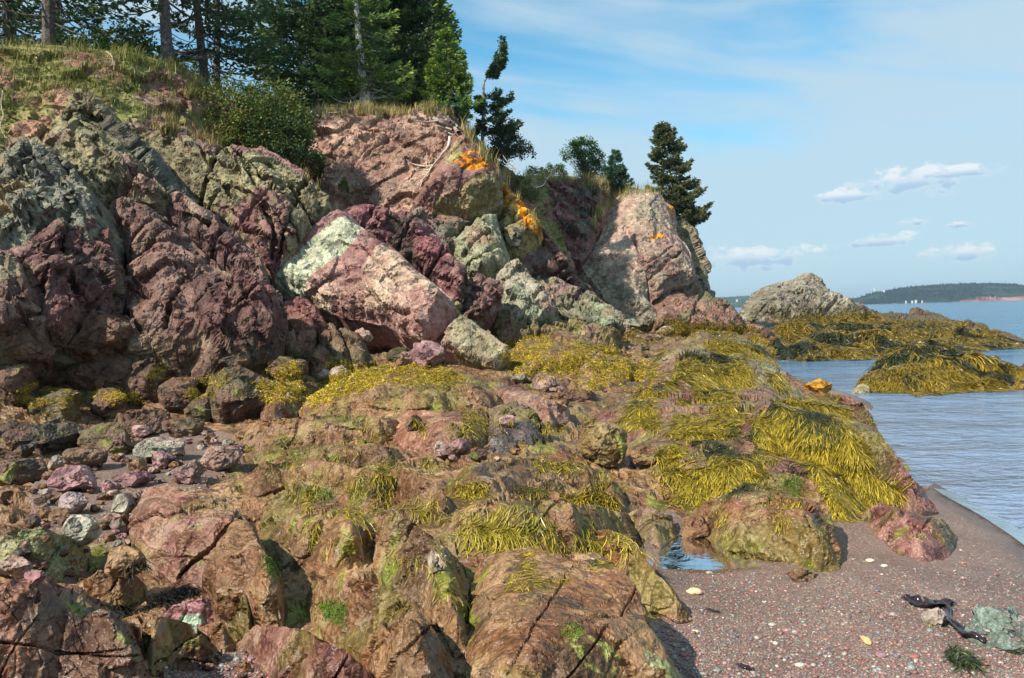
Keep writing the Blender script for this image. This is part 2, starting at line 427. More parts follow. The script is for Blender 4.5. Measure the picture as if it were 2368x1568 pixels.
        V = V+vn*hh[:, None]*(D > 0)[:, None]; ids = ids+r1*.4/(k+1)
    P = V
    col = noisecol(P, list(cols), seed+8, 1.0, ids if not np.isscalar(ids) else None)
    jn = np.stack([fbm(P, .35, 4, seed+31), fbm(P, .35, 4, seed+32)], 1)
    for ov in over:
        poly, cc, jit, cover = ov[:4]
        q = p2+jn*jit*2
        k = inpoly(q, poly).astype(float)
        if cover < 1: k = k*(fbm(P, ov[4] if len(ov) > 4 else .16, 4, seed+77) > (1-2*cover)*.35)
        kk = k[:, None]; col = col*(1-kk)+np.asarray(cc)*kk*(1+.15*fbm(P, .2, 3, seed+90))[:, None]
    W = np.full(len(V), float(wet))
    if tide:
        z0, z1 = tide; zz = V[:, 2]+.22*fbm(P, .8, 4, seed+60)
        k = (1-smooth(z0, z1, zz))[:, None]*.85*smooth(-.6, .1, fbm(P, .6, 3, seed+61))[:, None]; col = col*(1-k)+ALGDK*k*(1+.4*fbm(P, .3, 3, seed+62))[:, None]
    if alg:
        k = (smooth(.60-alg, .75-alg, fbm(P, .45, 5, seed+64)*.5+.5))[:, None]*.6; col = col*(1-k)+OLVWET*k
    if moss:
        k = smooth(.70-moss, .79-moss, fbm(P, .32, 5, seed+63, .65)*.5+.5)[:, None]*.6; col = col*(1-k)+MOSS*k
    # side walls going back and a closing cap
    nb = len(P); remap = {int(v): i for i, v in enumerate(bv)}
    cen = V[bv].mean(0)
    out = V[bv]-cen; out -= n*(out@n)[:, None]; out /= np.linalg.norm(out, axis=1)[:, None]+1e-9
    ring1 = V[bv]-n*thick*.3+out*edge*.12+.04*thick*np.stack([fbm(V[bv], .4, 3, seed+i) for i in range(3)], 1)
    ring2 = V[bv]-n*thick; L = len(bv)
    VV = np.concatenate([V, ring1, ring2, (cen-n*thick)[None]])
    # orient border edges as in their triangles
    es = {}
    for a_, b2 in np.concatenate([tr[:, [0, 1]], tr[:, [1, 2]], tr[:, [2, 0]]]).tolist(): es[(a_, b2)] = 1
    q4, q3 = [], []
    for a_, b2 in be.tolist():
        if (a_, b2) not in es: a_, b2 = b2, a_
        i, j = remap[a_], remap[b2]
        q4.append((b2, a_, nb+i, nb+j)); q4.append((nb+j, nb+i, nb+L+i, nb+L+j)); q3.append((nb+L+j, nb+L+i, nb+2*L))
    # flip if facing away
    tn = np.cross(V[tr[:, 1]]-V[tr[:, 0]], V[tr[:, 2]]-V[tr[:, 0]]).sum(0)
    q4 = np.array(q4); q3 = np.array(q3); trr = tr
    if tn@n < 0: trr = tr[:, ::-1]; q4 = q4[:, ::-1]; q3 = q3[:, ::-1]
    cc = np.concatenate([col, col[bv], col[bv], col[bv].mean(0)[None]]); ww = np.concatenate([W, W[bv], W[bv], [wet]])
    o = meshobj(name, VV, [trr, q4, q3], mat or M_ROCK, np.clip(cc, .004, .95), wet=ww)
    tag(o, label, cat, group); ROCKS.append((VV, trr, q4))
    return o

def BP(cx, cy, Y, gx, gy): return ((cx, cy, Y), (cx+100, cy, Y+gx), (cx, cy+100, Y+gy))
DIAG = axes_from((.75, .2, .62), (0, -1, .4)); DIAG2 = axes_from((.7, .1, -.7), (0, -1, .4)); STEEP = axes_from((-.3, .2, .9), (.3, -1, .2))
CL = 'cliff_rock'
# ---------------- cliff blocks, far to near
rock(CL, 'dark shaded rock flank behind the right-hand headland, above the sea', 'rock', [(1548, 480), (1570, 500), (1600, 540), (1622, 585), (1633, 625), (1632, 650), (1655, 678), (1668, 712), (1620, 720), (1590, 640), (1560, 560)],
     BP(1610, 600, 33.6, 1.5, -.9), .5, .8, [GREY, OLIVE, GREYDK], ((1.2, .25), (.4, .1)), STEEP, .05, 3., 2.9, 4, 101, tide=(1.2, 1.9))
rock(CL, 'red-brown crumbly rock face under the grass, left of the right-hand headland', 'rock', [(1225, 470), (1255, 425), (1300, 412), (1345, 418), (1400, 432), (1412, 470), (1390, 520), (1365, 585), (1345, 605), (1310, 590), (1280, 550), (1240, 510)],
     BP(1320, 500, 31, .25, -1.3), .4, .9, [C(.25, .125, .105), C(.19, .10, .09), GREYDK], ((.7, .28), (.25, .1)), DIAG2, .07, 3., 2.9, 4, 102)
rock(CL, 'large smooth grey-pink slab forming the rounded face of the right-hand headland', 'rock', [(1405, 470), (1450, 440), (1495, 443), (1530, 458), (1556, 488), (1566, 530), (1580, 560), (1600, 600), (1612, 640), (1588, 660), (1530, 690), (1512, 700), (1528, 745), (1500, 757), (1450, 748), (1408, 706), (1376, 655), (1335, 612), (1330, 590), (1352, 572), (1382, 560), (1398, 520)],
     BP(1470, 600, 31, .55, -1.15), .8, 1.6, [C(.34, .235, .19), C(.29, .25, .18), C(.40, .30, .23)], ((2.8, .14), (.8, .035)), DIAG, .02, 3., 2.9, 4, 103,
     over=[([(1538, 478), (1556, 484), (1564, 530), (1545, 520)], ORANGE, 5, .66, .1), ([(1484, 575), (1510, 566), (1524, 572), (1520, 580), (1500, 578), (1488, 590)], ORANGE, 3, .68, .08)], cracks=[([(1434, 545), (1480, 650), (1527, 748)], 4.5, .3)], tide=(1.0, 1.5))
rock(CL, 'grey striped ledge block above the red wedge on the right-hand headland', 'rock', [(1452, 600), (1500, 575), (1545, 560), (1580, 590), (1614, 640), (1590, 660), (1550, 668), (1512, 692), (1490, 650)],
     BP(1530, 625, 30.4, .6, -1.0), .5, .7, [C(.32, .245, .185), C(.26, .165, .135), GREY], ((2., .16), (.5, .07)), axes_from((.9, .2, .3), (.2, -.4, .9)), .05, 2.6, 3., 3, 104, elong=(2.4, 1, .5))
rock(CL, 'deep red wedge of rock at the foot of the right-hand headland', 'rock', [(1508, 694), (1560, 662), (1600, 655), (1640, 690), (1690, 716), (1728, 748), (1712, 766), (1640, 770), (1570, 765), (1524, 745)],
     BP(1610, 715, 30.6, 1.0, -2.2), .45, .9, [C(.27, .155, .12), C(.22, .135, .105), C(.15, .13, .07)], ((1.3, .16), (.4, .06)), DIAG2, .05, 2.4, 3., 3, 105, tide=(1.05, 1.45))
rock(CL, 'broad pink-brown crumbling cliff face below the grassy cliff top and the tall grey trunk', 'cliff face', [(690, 310), (712, 275), (765, 266), (850, 262), (930, 262), (1010, 258), (1040, 270), (1062, 305), (1085, 335), (1060, 370), (1040, 430), (1020, 480), (990, 520), (940, 530), (880, 500), (830, 475), (790, 480), (765, 495), (745, 470), (735, 420), (700, 390)],
     BP(880, 390, 20.4, .12, -.75), .55, .8, [C(.42, .27, .20), C(.33, .20, .15), C(.24, .155, .125)], ((1.4, .30), (.5, .10)), DIAG, .05, 2.6, 2.9, 4, 110)
rock(CL, 'rounded purple-brown block with a big orange lichen patch under the fallen branch', 'rock', [(1030, 330), (1060, 312), (1100, 345), (1135, 385), (1158, 425), (1160, 465), (1130, 492), (1080, 510), (1020, 500), (975, 482), (955, 470), (985, 430), (1010, 385)],
     BP(1070, 420, 19.6, .15, -.6), .8, .8, [C(.215, .12, .10), C(.19, .105, .09), OLIVE], ((1.6, .14), (.6, .05)), DIAG, .025, 2.2, 3., 3, 111,
     over=[([(1040, 425), (1075, 395), (1110, 385), (1140, 400), (1130, 425), (1100, 445), (1060, 440)], ORANGE, 8, .66, .07), ([(1050, 480), (1100, 455), (1165, 425), (1170, 480), (1120, 510), (1030, 505)], OLIVE, 5, 1)])
rock(CL, 'upright ochre and grey slab streaked with orange lichen along its right edge', 'rock', [(1143, 402), (1168, 425), (1195, 455), (1222, 485), (1255, 530), (1235, 560), (1205, 600), (1170, 612), (1148, 560), (1140, 500), (1160, 460)],
     BP(1190, 510, 19.9, -.1, -.5), .4, .5, [C(.30, .225, .10), OLIVE, GREYDK], ((.8, .3), (.3, .1)), STEEP, .05, 1.8, 3., 3, 112,
     over=[([(1145, 410), (1225, 485), (1258, 535), (1222, 545), (1190, 500), (1150, 470)], ORANGE, 7, .68, .08)])
rock(CL, 'brown band of broken rock under the purple-brown lichen block', 'rock', [(930, 520), (975, 480), (1030, 500), (1085, 510), (1130, 492), (1150, 500), (1110, 540), (1060, 575), (1040, 610), (1000, 580), (960, 555)],
     BP(1040, 540, 19, .1, -.8), .4, .4, [C(.20, .15, .11), C(.24, .14, .12), GREYDK], ((.6, .3), (.25, .1)), DIAG2, .05, 1.8, 3., 3, 113, hip=0.7)
rock(CL, 'pale grey-green angular block in the middle of the cliff foot', 'rock', [(1046, 568), (1080, 535), (1118, 505), (1148, 500), (1158, 550), (1172, 608), (1140, 645), (1100, 668), (1062, 655)],
     BP(1110, 590, 18.6, -.15, -.45), .45, .4, [C(.28, .275, .18), C(.24, .23, .14), C(.25, .17, .12)], ((.9, .22), (.35, .07)), STEEP, .04, 1.8, 3., 3, 114)
rock(CL, 'long dark ridge with a purple edge slanting down beside the crevice of the headland', 'rock', [(1165, 615), (1190, 580), (1230, 532), (1262, 548), (1310, 612), (1350, 660), (1400, 712), (1438, 745), (1415, 762), (1350, 735), (1280, 700), (1225, 665), (1185, 650)],
     BP(1290, 650, 20.5, .9, -.6), .5, .5, [C(.17, .10, .085), PURPLE, GREYDK], ((.8, .32), (.3, .12)), DIAG2, .06, 2., 3., 4, 115, hip=0.9)
rock(CL, 'rounded olive and mauve rock at the cliff foot right of the purple boulder', 'rock', [(1130, 690), (1150, 645), (1182, 625), (1212, 640), (1232, 672), (1285, 705), (1290, 738), (1240, 770), (1170, 765), (1132, 735)],
     BP(1205, 700, 17.9, .2, -1.2), .5, .5, [C(.26, .225, .17), C(.27, .18, .15), GRNGREY], ((.7, .22), (.3, .07)), DIAG2, .05, 1.5, 3., 3, 116, tide=(1.2, 1.75))
rock(CL, 'grey-green ledge with a dark mossy foot below the slanting ridge', 'rock', [(1210, 648), (1250, 650), (1310, 672), (1362, 700), (1420, 738), (1440, 775), (1420, 800), (1340, 795), (1270, 775), (1250, 740), (1240, 690)],
     BP(1330, 725, 19.3, .5, -1.6), .5, .6, [C(.22, .2, .13), C(.20, .12, .11), GRNGREY], ((.8, .25), (.3, .08)), DIAG2, .05, 1.6, 3., 3, 117, tide=(1.15, 1.7))
rock(CL, 'low dark algae-covered hump in front of the grey-green ledge', 'rock', [(1130, 760), (1180, 745), (1240, 750), (1300, 745), (1380, 755), (1440, 790), (1420, 812), (1340, 805), (1250, 800), (1170, 795)],
     BP(1290, 778, 17.6, .5, -2.), .35, .5, [C(.13, .105, .06), C(.20, .12, .09), OLIVE], ((.8, .15), (.3, .06)), None, .05, 1.2, 3., 3, 118, alg=.2)
rock(CL, 'mauve boulder wedged between the diamond-shaped block and the olive rock', 'rock', [(1060, 655), (1090, 655), (1130, 668), (1150, 700), (1145, 745), (1100, 765), (1060, 750), (1050, 700)],
     BP(1100, 710, 16.8, .5, -.7), .5, .4, [PURPLE, C(.22, .13, .12), PURDK], ((.6, .2), (.25, .08)), DIAG2, .05, 1.2, 3., 3, 119, tide=(1.1, 1.6))
rock(CL, 'long purple ridge rising behind the diamond-shaped block', 'rock', [(765, 520), (800, 482), (832, 466), (880, 474), (930, 488), (985, 528), (1035, 572), (1068, 610), (1082, 655), (1070, 700), (1045, 690), (1010, 640), (960, 605), (900, 580), (850, 560), (800, 530)],
     BP(930, 560, 16.3, .35, -.5), .5, .5, [C(.20, .085, .088), C(.24, .125, .12), PURDK], ((.9, .24), (.35, .1)), DIAG2, .05, 1.6, 3., 3, 120, hip=1.0)
rock(CL, 'diamond-shaped pink block crossed by a pale green band', 'rock', [(617, 642), (650, 608), (690, 572), (740, 535), (790, 502), (815, 500), (845, 535), (880, 562), (925, 588), (960, 625), (1000, 655), (1045, 690), (1050, 720), (1020, 770), (985, 795), (930, 780), (895, 755), (850, 745), (800, 738), (760, 720), (715, 705), (645, 690), (620, 665)],
     BP(830, 640, 14.5, -.12, -.52), .5, .4, [C(.33, .205, .17), C(.25, .135, .12), C(.42, .31, .23)], ((1.7, .14), (.7, .035)), DIAG2, .015, 1.6, 2.8, 2, 121,
     over=[([(617, 642), (800, 500), (830, 515), (700, 640), (650, 690), (622, 668)], C(.27, .15, .14), 3, 1), ([(815, 535), (856, 566), (838, 600), (795, 640), (722, 690), (690, 708), (640, 692), (700, 635), (765, 575)], PALEGRN, 1.5, 1)], cracks=[([(690, 600), (705, 650), (700, 700)], 3, .08), ([(780, 690), (850, 680), (900, 740)], 4, .12), ([(850, 600), (900, 650), (940, 700)], 4, .12)])
rock(CL, 'bulging boulder pale pink above and dark olive below, under the diamond-shaped block', 'rock', [(900, 745), (930, 715), (980, 698), (1030, 690), (1068, 708), (1062, 748), (1030, 785), (1000, 806), (950, 798), (915, 780)],
     BP(980, 750, 14.4, .3, -.2), .5, .35, [C(.17, .13, .06), C(.21, .16, .085), C(.12, .10, .045)], ((.9, .14), (.3, .05)), None, .03, 1.2, 3., 3, 122)
rock(CL, 'big olive rock split by a dark crack above the diamond-shaped block', 'rock', [(318, 305), (345, 298), (400, 300), (450, 318), (505, 336), (545, 350), (600, 352), (655, 376), (705, 402), (738, 432), (762, 490), (742, 525), (700, 562), (655, 605), (628, 628), (590, 600), (545, 555), (500, 512), (455, 480), (405, 430), (355, 362)],
     BP(560, 470, 14.6, .22, -.5), .6, .5, [C(.21, .185, .105), C(.175, .15, .09), C(.21, .11, .10)], ((1.0, .26), (.42, .12), (.16, .04)), DIAG2, .05, 1.8, 2.9, 4, 123, hip=2.0,
     over=[([(530, 345), (650, 368), (715, 405), (700, 425), (640, 395), (590, 385), (550, 400)], C(.27, .155, .14), 6, 1), ([(330, 305), (440, 320), (520, 350), (500, 400), (400, 350)], C(.19, .13, .10), 8, .7)], cracks=[([(520, 370), (578, 447), (612, 510), (636, 572), (630, 605)], 5, .35), ([(480, 498), (540, 530), (602, 565)], 4, .25), ([(440, 330), (480, 400), (540, 480)], 4, .2)])
rock(CL, 'olive and grey peaked rock at the foot of the left-hand earth bank', 'rock', [(198, 211), (222, 222), (243, 238), (268, 272), (300, 325), (340, 390), (378, 440), (370, 468), (325, 462), (285, 466), (258, 485), (240, 520), (200, 500), (155, 470), (115, 400), (100, 340), (135, 295), (165, 240)],
     BP(230, 370, 13.2, .12, -.5), .55, .5, [C(.22, .20, .115), C(.165, .14, .085), C(.20, .12, .10)], ((.75, .28), (.3, .13), (.13, .06)), DIAG2, .07, 2., 2.9, 4, 124, hip=1.5)
rock(CL, 'smooth grey-blue slab with painted-in shade running down the right side of the olive peak', 'rock', [(258, 262), (288, 292), (325, 330), (362, 370), (400, 425), (440, 478), (452, 506), (425, 500), (385, 455), (345, 405), (305, 345), (275, 300)],
     BP(350, 390, 13.4, 1.3, -.7), .2, .2, [C(.10, .105, .08), C(.10, .08, .065), GREYDK], ((1.6, .08), (.5, .03)), DIAG2, .02, 1.5, 2.9, 3, 125)  # dark albedo carries the shade on this side of the olive peak
rock(CL, 'row of purple blocks stepping down between the olive rock and the pink ridge', 'rock', [(380, 478), (410, 464), (455, 480), (490, 505), (540, 545), (590, 592), (620, 632), (628, 672), (600, 662), (555, 622), (500, 585), (450, 545), (400, 505)],
     BP(505, 560, 13., .25, -.55), .45, .3, [C(.175, .10, .09), C(.13, .075, .068), C(.24, .17, .13)], ((.55, .26), (.25, .1)), DIAG2, .05, 1.4, 2.9, 3, 126, hip=0.8)
rock(CL, 'rough blue-grey crumbling rock at the left edge above the dark purple faces', 'rock', [(-60, 400), (0, 368), (40, 332), (85, 318), (125, 345), (165, 385), (205, 440), (235, 510), (215, 560), (160, 570), (110, 560), (60, 590), (0, 620), (-60, 640)],
     BP(90, 460, 11.8, .1, -.55), .6, .5, [C(.19, .19, .145), C(.15, .145, .11), C(.25, .19, .11)], ((.6, .26), (.25, .13), (.11, .06)), STEEP, .08, 1.8, 2.9, 4, 127, hip=1.6)
rock(CL, 'dark purple overhanging face with shaded right flank left of the pink ridge', 'rock', [(-60, 610), (0, 590), (55, 570), (100, 535), (150, 480), (200, 470), (245, 530), (275, 590), (298, 650), (285, 705), (275, 760), (240, 800), (190, 790), (120, 800), (40, 820), (-60, 840)],
     BP(130, 650, 10.9, .38, -.42), .6, .5, [C(.135, .07, .062), C(.10, .06, .05), C(.15, .125, .075)], ((.8, .32), (.3, .14), (.12, .05)), DIAG, .07, 1.8, 2.9, 4, 128, hip=1.7, tide=(1.2, 2.0))
rock(CL, 'purple-grey buttress at the left edge with a steep dark joint beside it', 'rock', [(-60, 620), (10, 600), (60, 580), (105, 560), (120, 620), (112, 700), (100, 780), (60, 800), (-60, 820)],
     BP(40, 690, 10.3, .2, -.4), .45, .4, [C(.18, .10, .09), C(.16, .13, .085), PURPLE], ((.7, .28), (.28, .12)), STEEP, .06, 1.4, 2.9, 4, 129, hip=1.1, tide=(1.2, 2.0))
rock(CL, 'tall pink ridge with a pale sunlit left edge in the left part of the cliff', 'rock', [(252, 505), (262, 475), (292, 460), (330, 472), (368, 492), (420, 535), (455, 570), (500, 605), (520, 640), (500, 700), (510, 770), (480, 830), (420, 838), (340, 825), (268, 818), (262, 790), (280, 735), (286, 660), (296, 610), (286, 565)],
     BP(390, 640, 11.9, .08, -.5), .6, .4, [C(.19, .115, .092), C(.13, .078, .064), C(.33, .24, .175)], ((.9, .28), (.35, .1), (.14, .04)), DIAG, .05, 1.6, 2.9, 3, 130, hip=1.5, tide=(.95, 1.7))
rock(CL, 'deep red-purple ridge with a dark right flank beside the tall pink ridge', 'rock', [(445, 650), (470, 628), (515, 618), (560, 640), (605, 662), (648, 694), (662, 735), (650, 790), (622, 828), (585, 845), (540, 842), (500, 820), (470, 770), (455, 710)],
     BP(555, 725, 11.4, .42, -.5), .55, .45, [C(.15, .075, .066), C(.11, .06, .052), C(.22, .145, .105)], ((.6, .3), (.25, .1), (.12, .04)), STEEP, .06, 1.4, 2.9, 3, 131, hip=1.1, tide=(.95, 1.7))
rock(CL, 'sloping red and olive hump running down from the pink diamond to the shore', 'rock', [(600, 815), (625, 770), (650, 715), (690, 705), (740, 735), (790, 765), (840, 790), (870, 830), (840, 850), (770, 850), (730, 868), (680, 850), (620, 850)],
     BP(720, 790, 12.6, .2, -.95), .4, .4, [C(.22, .10, .085), C(.17, .12, .07), C(.13, .105, .055)], ((.7, .22), (.28, .08)), DIAG, .05, 1.2, 3., 3, 132, hip=1.0, tide=(1.1, 1.7))
# sea rock and reef rocks
rock('sea_stack', 'isolated grey knobbly rock rising above the weed-covered reef', 'rock', [(1712, 722), (1722, 700), (1738, 678), (1765, 668), (1800, 662), (1828, 657), (1832, 645), (1850, 641), (1880, 648), (1905, 660), (1912, 678), (1940, 690), (1975, 706), (2010, 722), (2030, 732), (1960, 742), (1860, 748), (1760, 752), (1720, 742)],
     BP(1860, 700, 48, .6, -4.), 1.2, 2.2, [C(.28, .245, .185), C(.23, .20, .15), C(.30, .26, .2)], ((3.2, .32), (1., .14), (.4, .06)), DIAG, .12, 5., 2.4, 2.5, 140, tide=(1.1, 2.1), mat=M_FAR)
rock('reef', 'long low weed-covered reef stretching out to sea behind the still pool', 'reef', [(1700, 760), (1760, 745), (1860, 740), (1960, 728), (2060, 733), (2140, 738), (2230, 748), (2290, 770), (2345, 788), (2400, 800), (2420, 822), (2368, 832), (2200, 838), (2000, 834), (1860, 838), (1820, 830), (1790, 815), (1730, 790)],
     ((1820, 838, 29), (2300, 838, 30), (2050, 745, 52)), .35, 2.2, [C(.14, .10, .03), C(.11, .08, .03), BROWNDK], ((2.2, .45), (.9, .22)), None, .1, 1.5, 2.9, 3, 141, wet=.6, mat=M_FAR)
rock('reef', 'weed-draped hump in the water in front of the long reef', 'reef', [(1985, 878), (2020, 850), (2060, 818), (2110, 805), (2170, 812), (2230, 835), (2300, 848), (2400, 850), (2420, 920), (2300, 926), (2200, 928), (2120, 925), (2040, 908)],
     ((2000, 905, 18.2), (2350, 925, 18.), (2150, 820, 22.5)), .28, 1.2, [C(.14, .10, .03), C(.12, .06, .04), BROWNDK], ((1.2, .28), (.5, .1)), None, .06, 1.2, 2.9, 3, 142, wet=.6)
print('cliff done', time.time()-T0)
# ---------------- shore rocks lying on the ground
SR = 'shore_rock'
WB = [C(.180, .098, .052), C(.235, .138, .074), C(.118, .070, .038)]       # wet red-brown bedrock
WBD = [C(.15, .08, .05), C(.22, .12, .072), C(.11, .068, .045)]
STR = axes_from((1, .25, .05), (0, -.1, 1)); SLP = axes_from((.35, -1, 0), (.2, -.1, 1)); SLQ = axes_from((.8, -.6, 0), (.2, -.1, 1))
def srock(label, outline, lift, edge, cols=WB, fac=((.5, .08), (.17, .035), (.07, .012)), ax=SLP, rough=.02, seed=0, moss=.03, wet=.8, **k):
    k.setdefault('thick', lift+.45); k.setdefault('jag', 3.5); k.setdefault('alg', .11); k.setdefault('elong', (1.7, 1., 1.6))
    return rock(SR, label, 'rock', outline, k.pop('base', 'G'), lift, edge, cols, fac, ax, rough, seed=seed, moss=moss, wet=wet, **k)
F2_ = ((.7, .12), (.26, .05), (.1, .016))
srock('low brown rock with yellow wrack left of the leaning pink block', [(1180, 850), (1190, 800), (1225, 775), (1300, 765), (1365, 780), (1390, 830), (1340, 862), (1250, 872)], .3, .5, WB, F2_, STR, seed=201)
srock('brown rock with yellow wrack right of the leaning pink block, below the headland crevice', [(1300, 872), (1340, 850), (1390, 815), (1445, 805), (1470, 850), (1440, 900), (1370, 915), (1310, 905)], .3, .45, WB, F2_, STR, seed=202)
srock('grey-brown hump half hidden by trailing weed below the right-hand headland', [(1480, 890), (1510, 830), (1560, 790), (1620, 765), (1700, 770), (1765, 800), (1800, 850), (1850, 905), (1868, 930), (1800, 938), (1700, 910), (1600, 905), (1520, 908)], .4, .9, [C(.2, .12, .08), OLIVE, C(.16, .09, .07)], ((.9, .22), (.35, .08)), STR, seed=203, moss=.05)
srock('broad domed shelf topped with yellow wrack, in the middle of the shore', [(690, 950), (735, 905), (820, 865), (900, 843), (1000, 840), (1085, 862), (1140, 900), (1170, 935), (1080, 955), (900, 962), (760, 962)], .28, .6, WB, ((.9, .12), (.3, .05), (.12, .02)), STR, seed=204, moss=.08)
srock('pale brown flat slab right of the domed shelf', [(1135, 888), (1200, 898), (1262, 918), (1318, 945), (1312, 975), (1270, 985), (1215, 955), (1155, 930)], .2, .12, [C(.26, .155, .115), C(.22, .13, .1)], ((.8, .04), (.3, .02)), STR, seed=205)
srock('small dark rock with wrack at the left end of the domed shelf', [(598, 905), (640, 880), (700, 862), (748, 888), (735, 925), (690, 955), (635, 965), (598, 950)], .14, .3, WBD, F2_, STR, seed=206)
srock('long thin ledge crossing the middle of the shore, below the domed shelf', [(530, 1015), (590, 975), (700, 962), (820, 958), (915, 972), (935, 1002), (890, 1024), (760, 1034), (620, 1046)], .2, .22, WB, ((.8, .09), (.25, .04), (.1, .015)), STR, seed=207, moss=.07)
srock('second thin ledge just in front of the long one, dark along its front', [(560, 1052), (690, 1026), (880, 1030), (960, 1050), (900, 1075), (760, 1085), (620, 1088)], .17, .16, WB, ((.7, .09), (.22, .04), (.1, .015)), STR, seed=208)
srock('smooth salmon-brown dome in the middle of the shore', [(895, 975), (940, 945), (1030, 952), (1125, 942), (1140, 1000), (1125, 1050), (1060, 1056), (990, 1048), (930, 1030)], .24, .32, [C(.29, .15, .10), C(.25, .125, .085), C(.2, .1, .07)], ((1., .06), (.3, .025)), STR, seed=209)
srock('dark grey-brown dome touching the salmon one on its right', [(1118, 948), (1190, 925), (1235, 950), (1278, 1010), (1250, 1040), (1190, 1050), (1125, 1055)], .26, .3, [C(.10, .07, .06), C(.17, .1, .07), C(.08, .065, .06)], ((.5, .12), (.2, .05), (.08, .015)), STR, seed=210)
srock('rough brown outcrop in front of the thin ledges', [(560, 1135), (590, 1090), (650, 1070), (730, 1062), (830, 1080), (910, 1102), (930, 1150), (860, 1178), (790, 1170), (730, 1130), (660, 1120), (600, 1150)], .22, .22, WB, seed=211, moss=.1)
srock('narrow sloping rib of brown rock right of the rough outcrop', [(880, 1098), (940, 1088), (995, 1108), (1040, 1160), (1052, 1195), (1020, 1205), (960, 1180), (905, 1150)], .18, .14, WB, seed=212)
srock('wide flat brown rock in front of the round olive boulder', [(1030, 1120), (1090, 1072), (1190, 1058), (1300, 1066), (1400, 1086), (1440, 1130), (1440, 1185), (1360, 1175), (1250, 1160), (1120, 1160), (1050, 1165)], .2, .22, WB, ((.7, .09), (.24, .04), (.1, .014)), seed=213, moss=.08)
srock('brown shelf draped with a long yellow weed strand', [(1020, 1220), (1060, 1180), (1150, 1160), (1270, 1158), (1390, 1172), (1450, 1190), (1460, 1250), (1390, 1290), (1290, 1300), (1190, 1280), (1100, 1275), (1035, 1260)], .22, .2, WB, seed=214, moss=.07)
srock('knobbly brown ridge with green algae between the big slab and the weed strand', [(598, 1250), (600, 1180), (640, 1140), (700, 1112), (760, 1135), (800, 1175), (850, 1200), (880, 1265), (850, 1315), (800, 1335), (720, 1340), (665, 1335), (630, 1290)], .26, .24, WB, ((.55, .13), (.2, .05), (.08, .016)), SLQ, seed=215, moss=.1)
srock('long brown rib sloping down from the weed strand to the bottom crevice', [(850, 1200), (905, 1172), (1000, 1240), (1062, 1290), (1088, 1350), (1074, 1430), (1078, 1510), (1050, 1525), (1020, 1450), (960, 1390), (885, 1345), (855, 1280)], .24, .18, WB, ((.45, .11), (.17, .045), (.07, .014)), SLQ, seed=216, moss=.1)
srock('brown foreground ridge left of the dark crevice at the bottom centre', [(705, 1395), (730, 1345), (800, 1330), (860, 1345), (935, 1385), (1000, 1450), (1030, 1500), (1050, 1568), (1060, 1680), (900, 1690), (868, 1568), (820, 1500), (745, 1465)], .28, .2, WB, ((.45, .1), (.17, .04), (.065, .013)), SLQ, seed=217, moss=.06)
srock('broad smooth foreground slab right of the dark crevice at the bottom centre', [(1092, 1320), (1140, 1280), (1230, 1262), (1300, 1290), (1380, 1285), (1440, 1325), (1480, 1375), (1500, 1450), (1560, 1530), (1600, 1620), (1590, 1700), (1100, 1700), (1082, 1568), (1078, 1500), (1092, 1400)], .3, .2, WB, ((.9, .07), (.28, .03), (.08, .009)), SLQ, seed=218, moss=.06, over=[([(1330, 1460), (1400, 1480), (1440, 1520), (1420, 1568), (1360, 1540), (1320, 1490)], C(.30, .29, .09), 6, .6, .05), ([(1480, 1500), (1600, 1570), (1590, 1640), (1520, 1600)], C(.25, .25, .12), 6, .62, .06)])
srock('sloping red-brown slab running down onto the gravel, edge in shade', [(1290, 1225), (1400, 1222), (1462, 1250), (1500, 1300), (1545, 1350), (1600, 1430), (1570, 1442), (1495, 1405), (1440, 1340), (1380, 1290), (1310, 1262)], .24, .16, WB, ((.6, .08), (.22, .03), (.07, .01)), SLQ, seed=219, over=[([(1440, 1380), (1500, 1450), (1560, 1520), (1500, 1520)], C(.25, .25, .12), 6, .62, .06)])
srock('large smooth brown slab with a stepped right edge, left foreground', [(334, 1128), (386, 1120), (456, 1143), (462, 1165), (508, 1165), (549, 1180), (590, 1217), (596, 1254), (623, 1283), (648, 1325), (640, 1360), (612, 1382), (549, 1361), (482, 1358), (397, 1346), (334, 1302), (304, 1261), (293, 1209), (319, 1161)], .28, .2, [C(.205, .105, .072), C(.235, .125, .088), C(.17, .09, .062)], ((1., .06), (.3, .022), (.08, .008)), SLQ, rough=.012, seed=220, moss=.035, cracks=[([(410, 1340), (480, 1270), (560, 1200)], 5, .07), ([(300, 1215), (420, 1180), (480, 1165)], 5, .05)])
srock('raised brown block on the right edge of the large smooth slab', [(470, 1330), (500, 1260), (540, 1200), (575, 1205), (596, 1245), (625, 1290), (650, 1330), (640, 1375), (600, 1382), (560, 1362), (500, 1362)], .16, .16, WB, ((.5, .05), (.18, .03), (.07, .01)), SLQ, seed=221, alg=0, base=('G', .2), moss=.04)
srock('squat brown boulder left of the black weed heap', [(178, 1350), (225, 1322), (300, 1326), (336, 1350), (340, 1382), (295, 1402), (250, 1402), (200, 1375)], .26, .15, WB, seed=222)
srock('purple layered stone with a mint-green corner beside the black weed heap', [(362, 1428), (400, 1398), (470, 1378), (515, 1383), (528, 1408), (505, 1435), (462, 1450), (410, 1440)], .2, .09, [C(.21, .10, .105), C(.25, .13, .13)], ((.25, .05), (.09, .02)), SLQ, seed=223, over=[([(420, 1425), (470, 1420), (478, 1440), (440, 1452), (415, 1440)], C(.30, .38, .28), 3, 1)], moss=0, alg=0)
srock('brown block with green streak in the bottom left, beside the ribbed rock', [(326, 1445), (370, 1426), (440, 1442), (448, 1490), (405, 1530), (350, 1562), (330, 1510)], .3, .13, WB, seed=224)
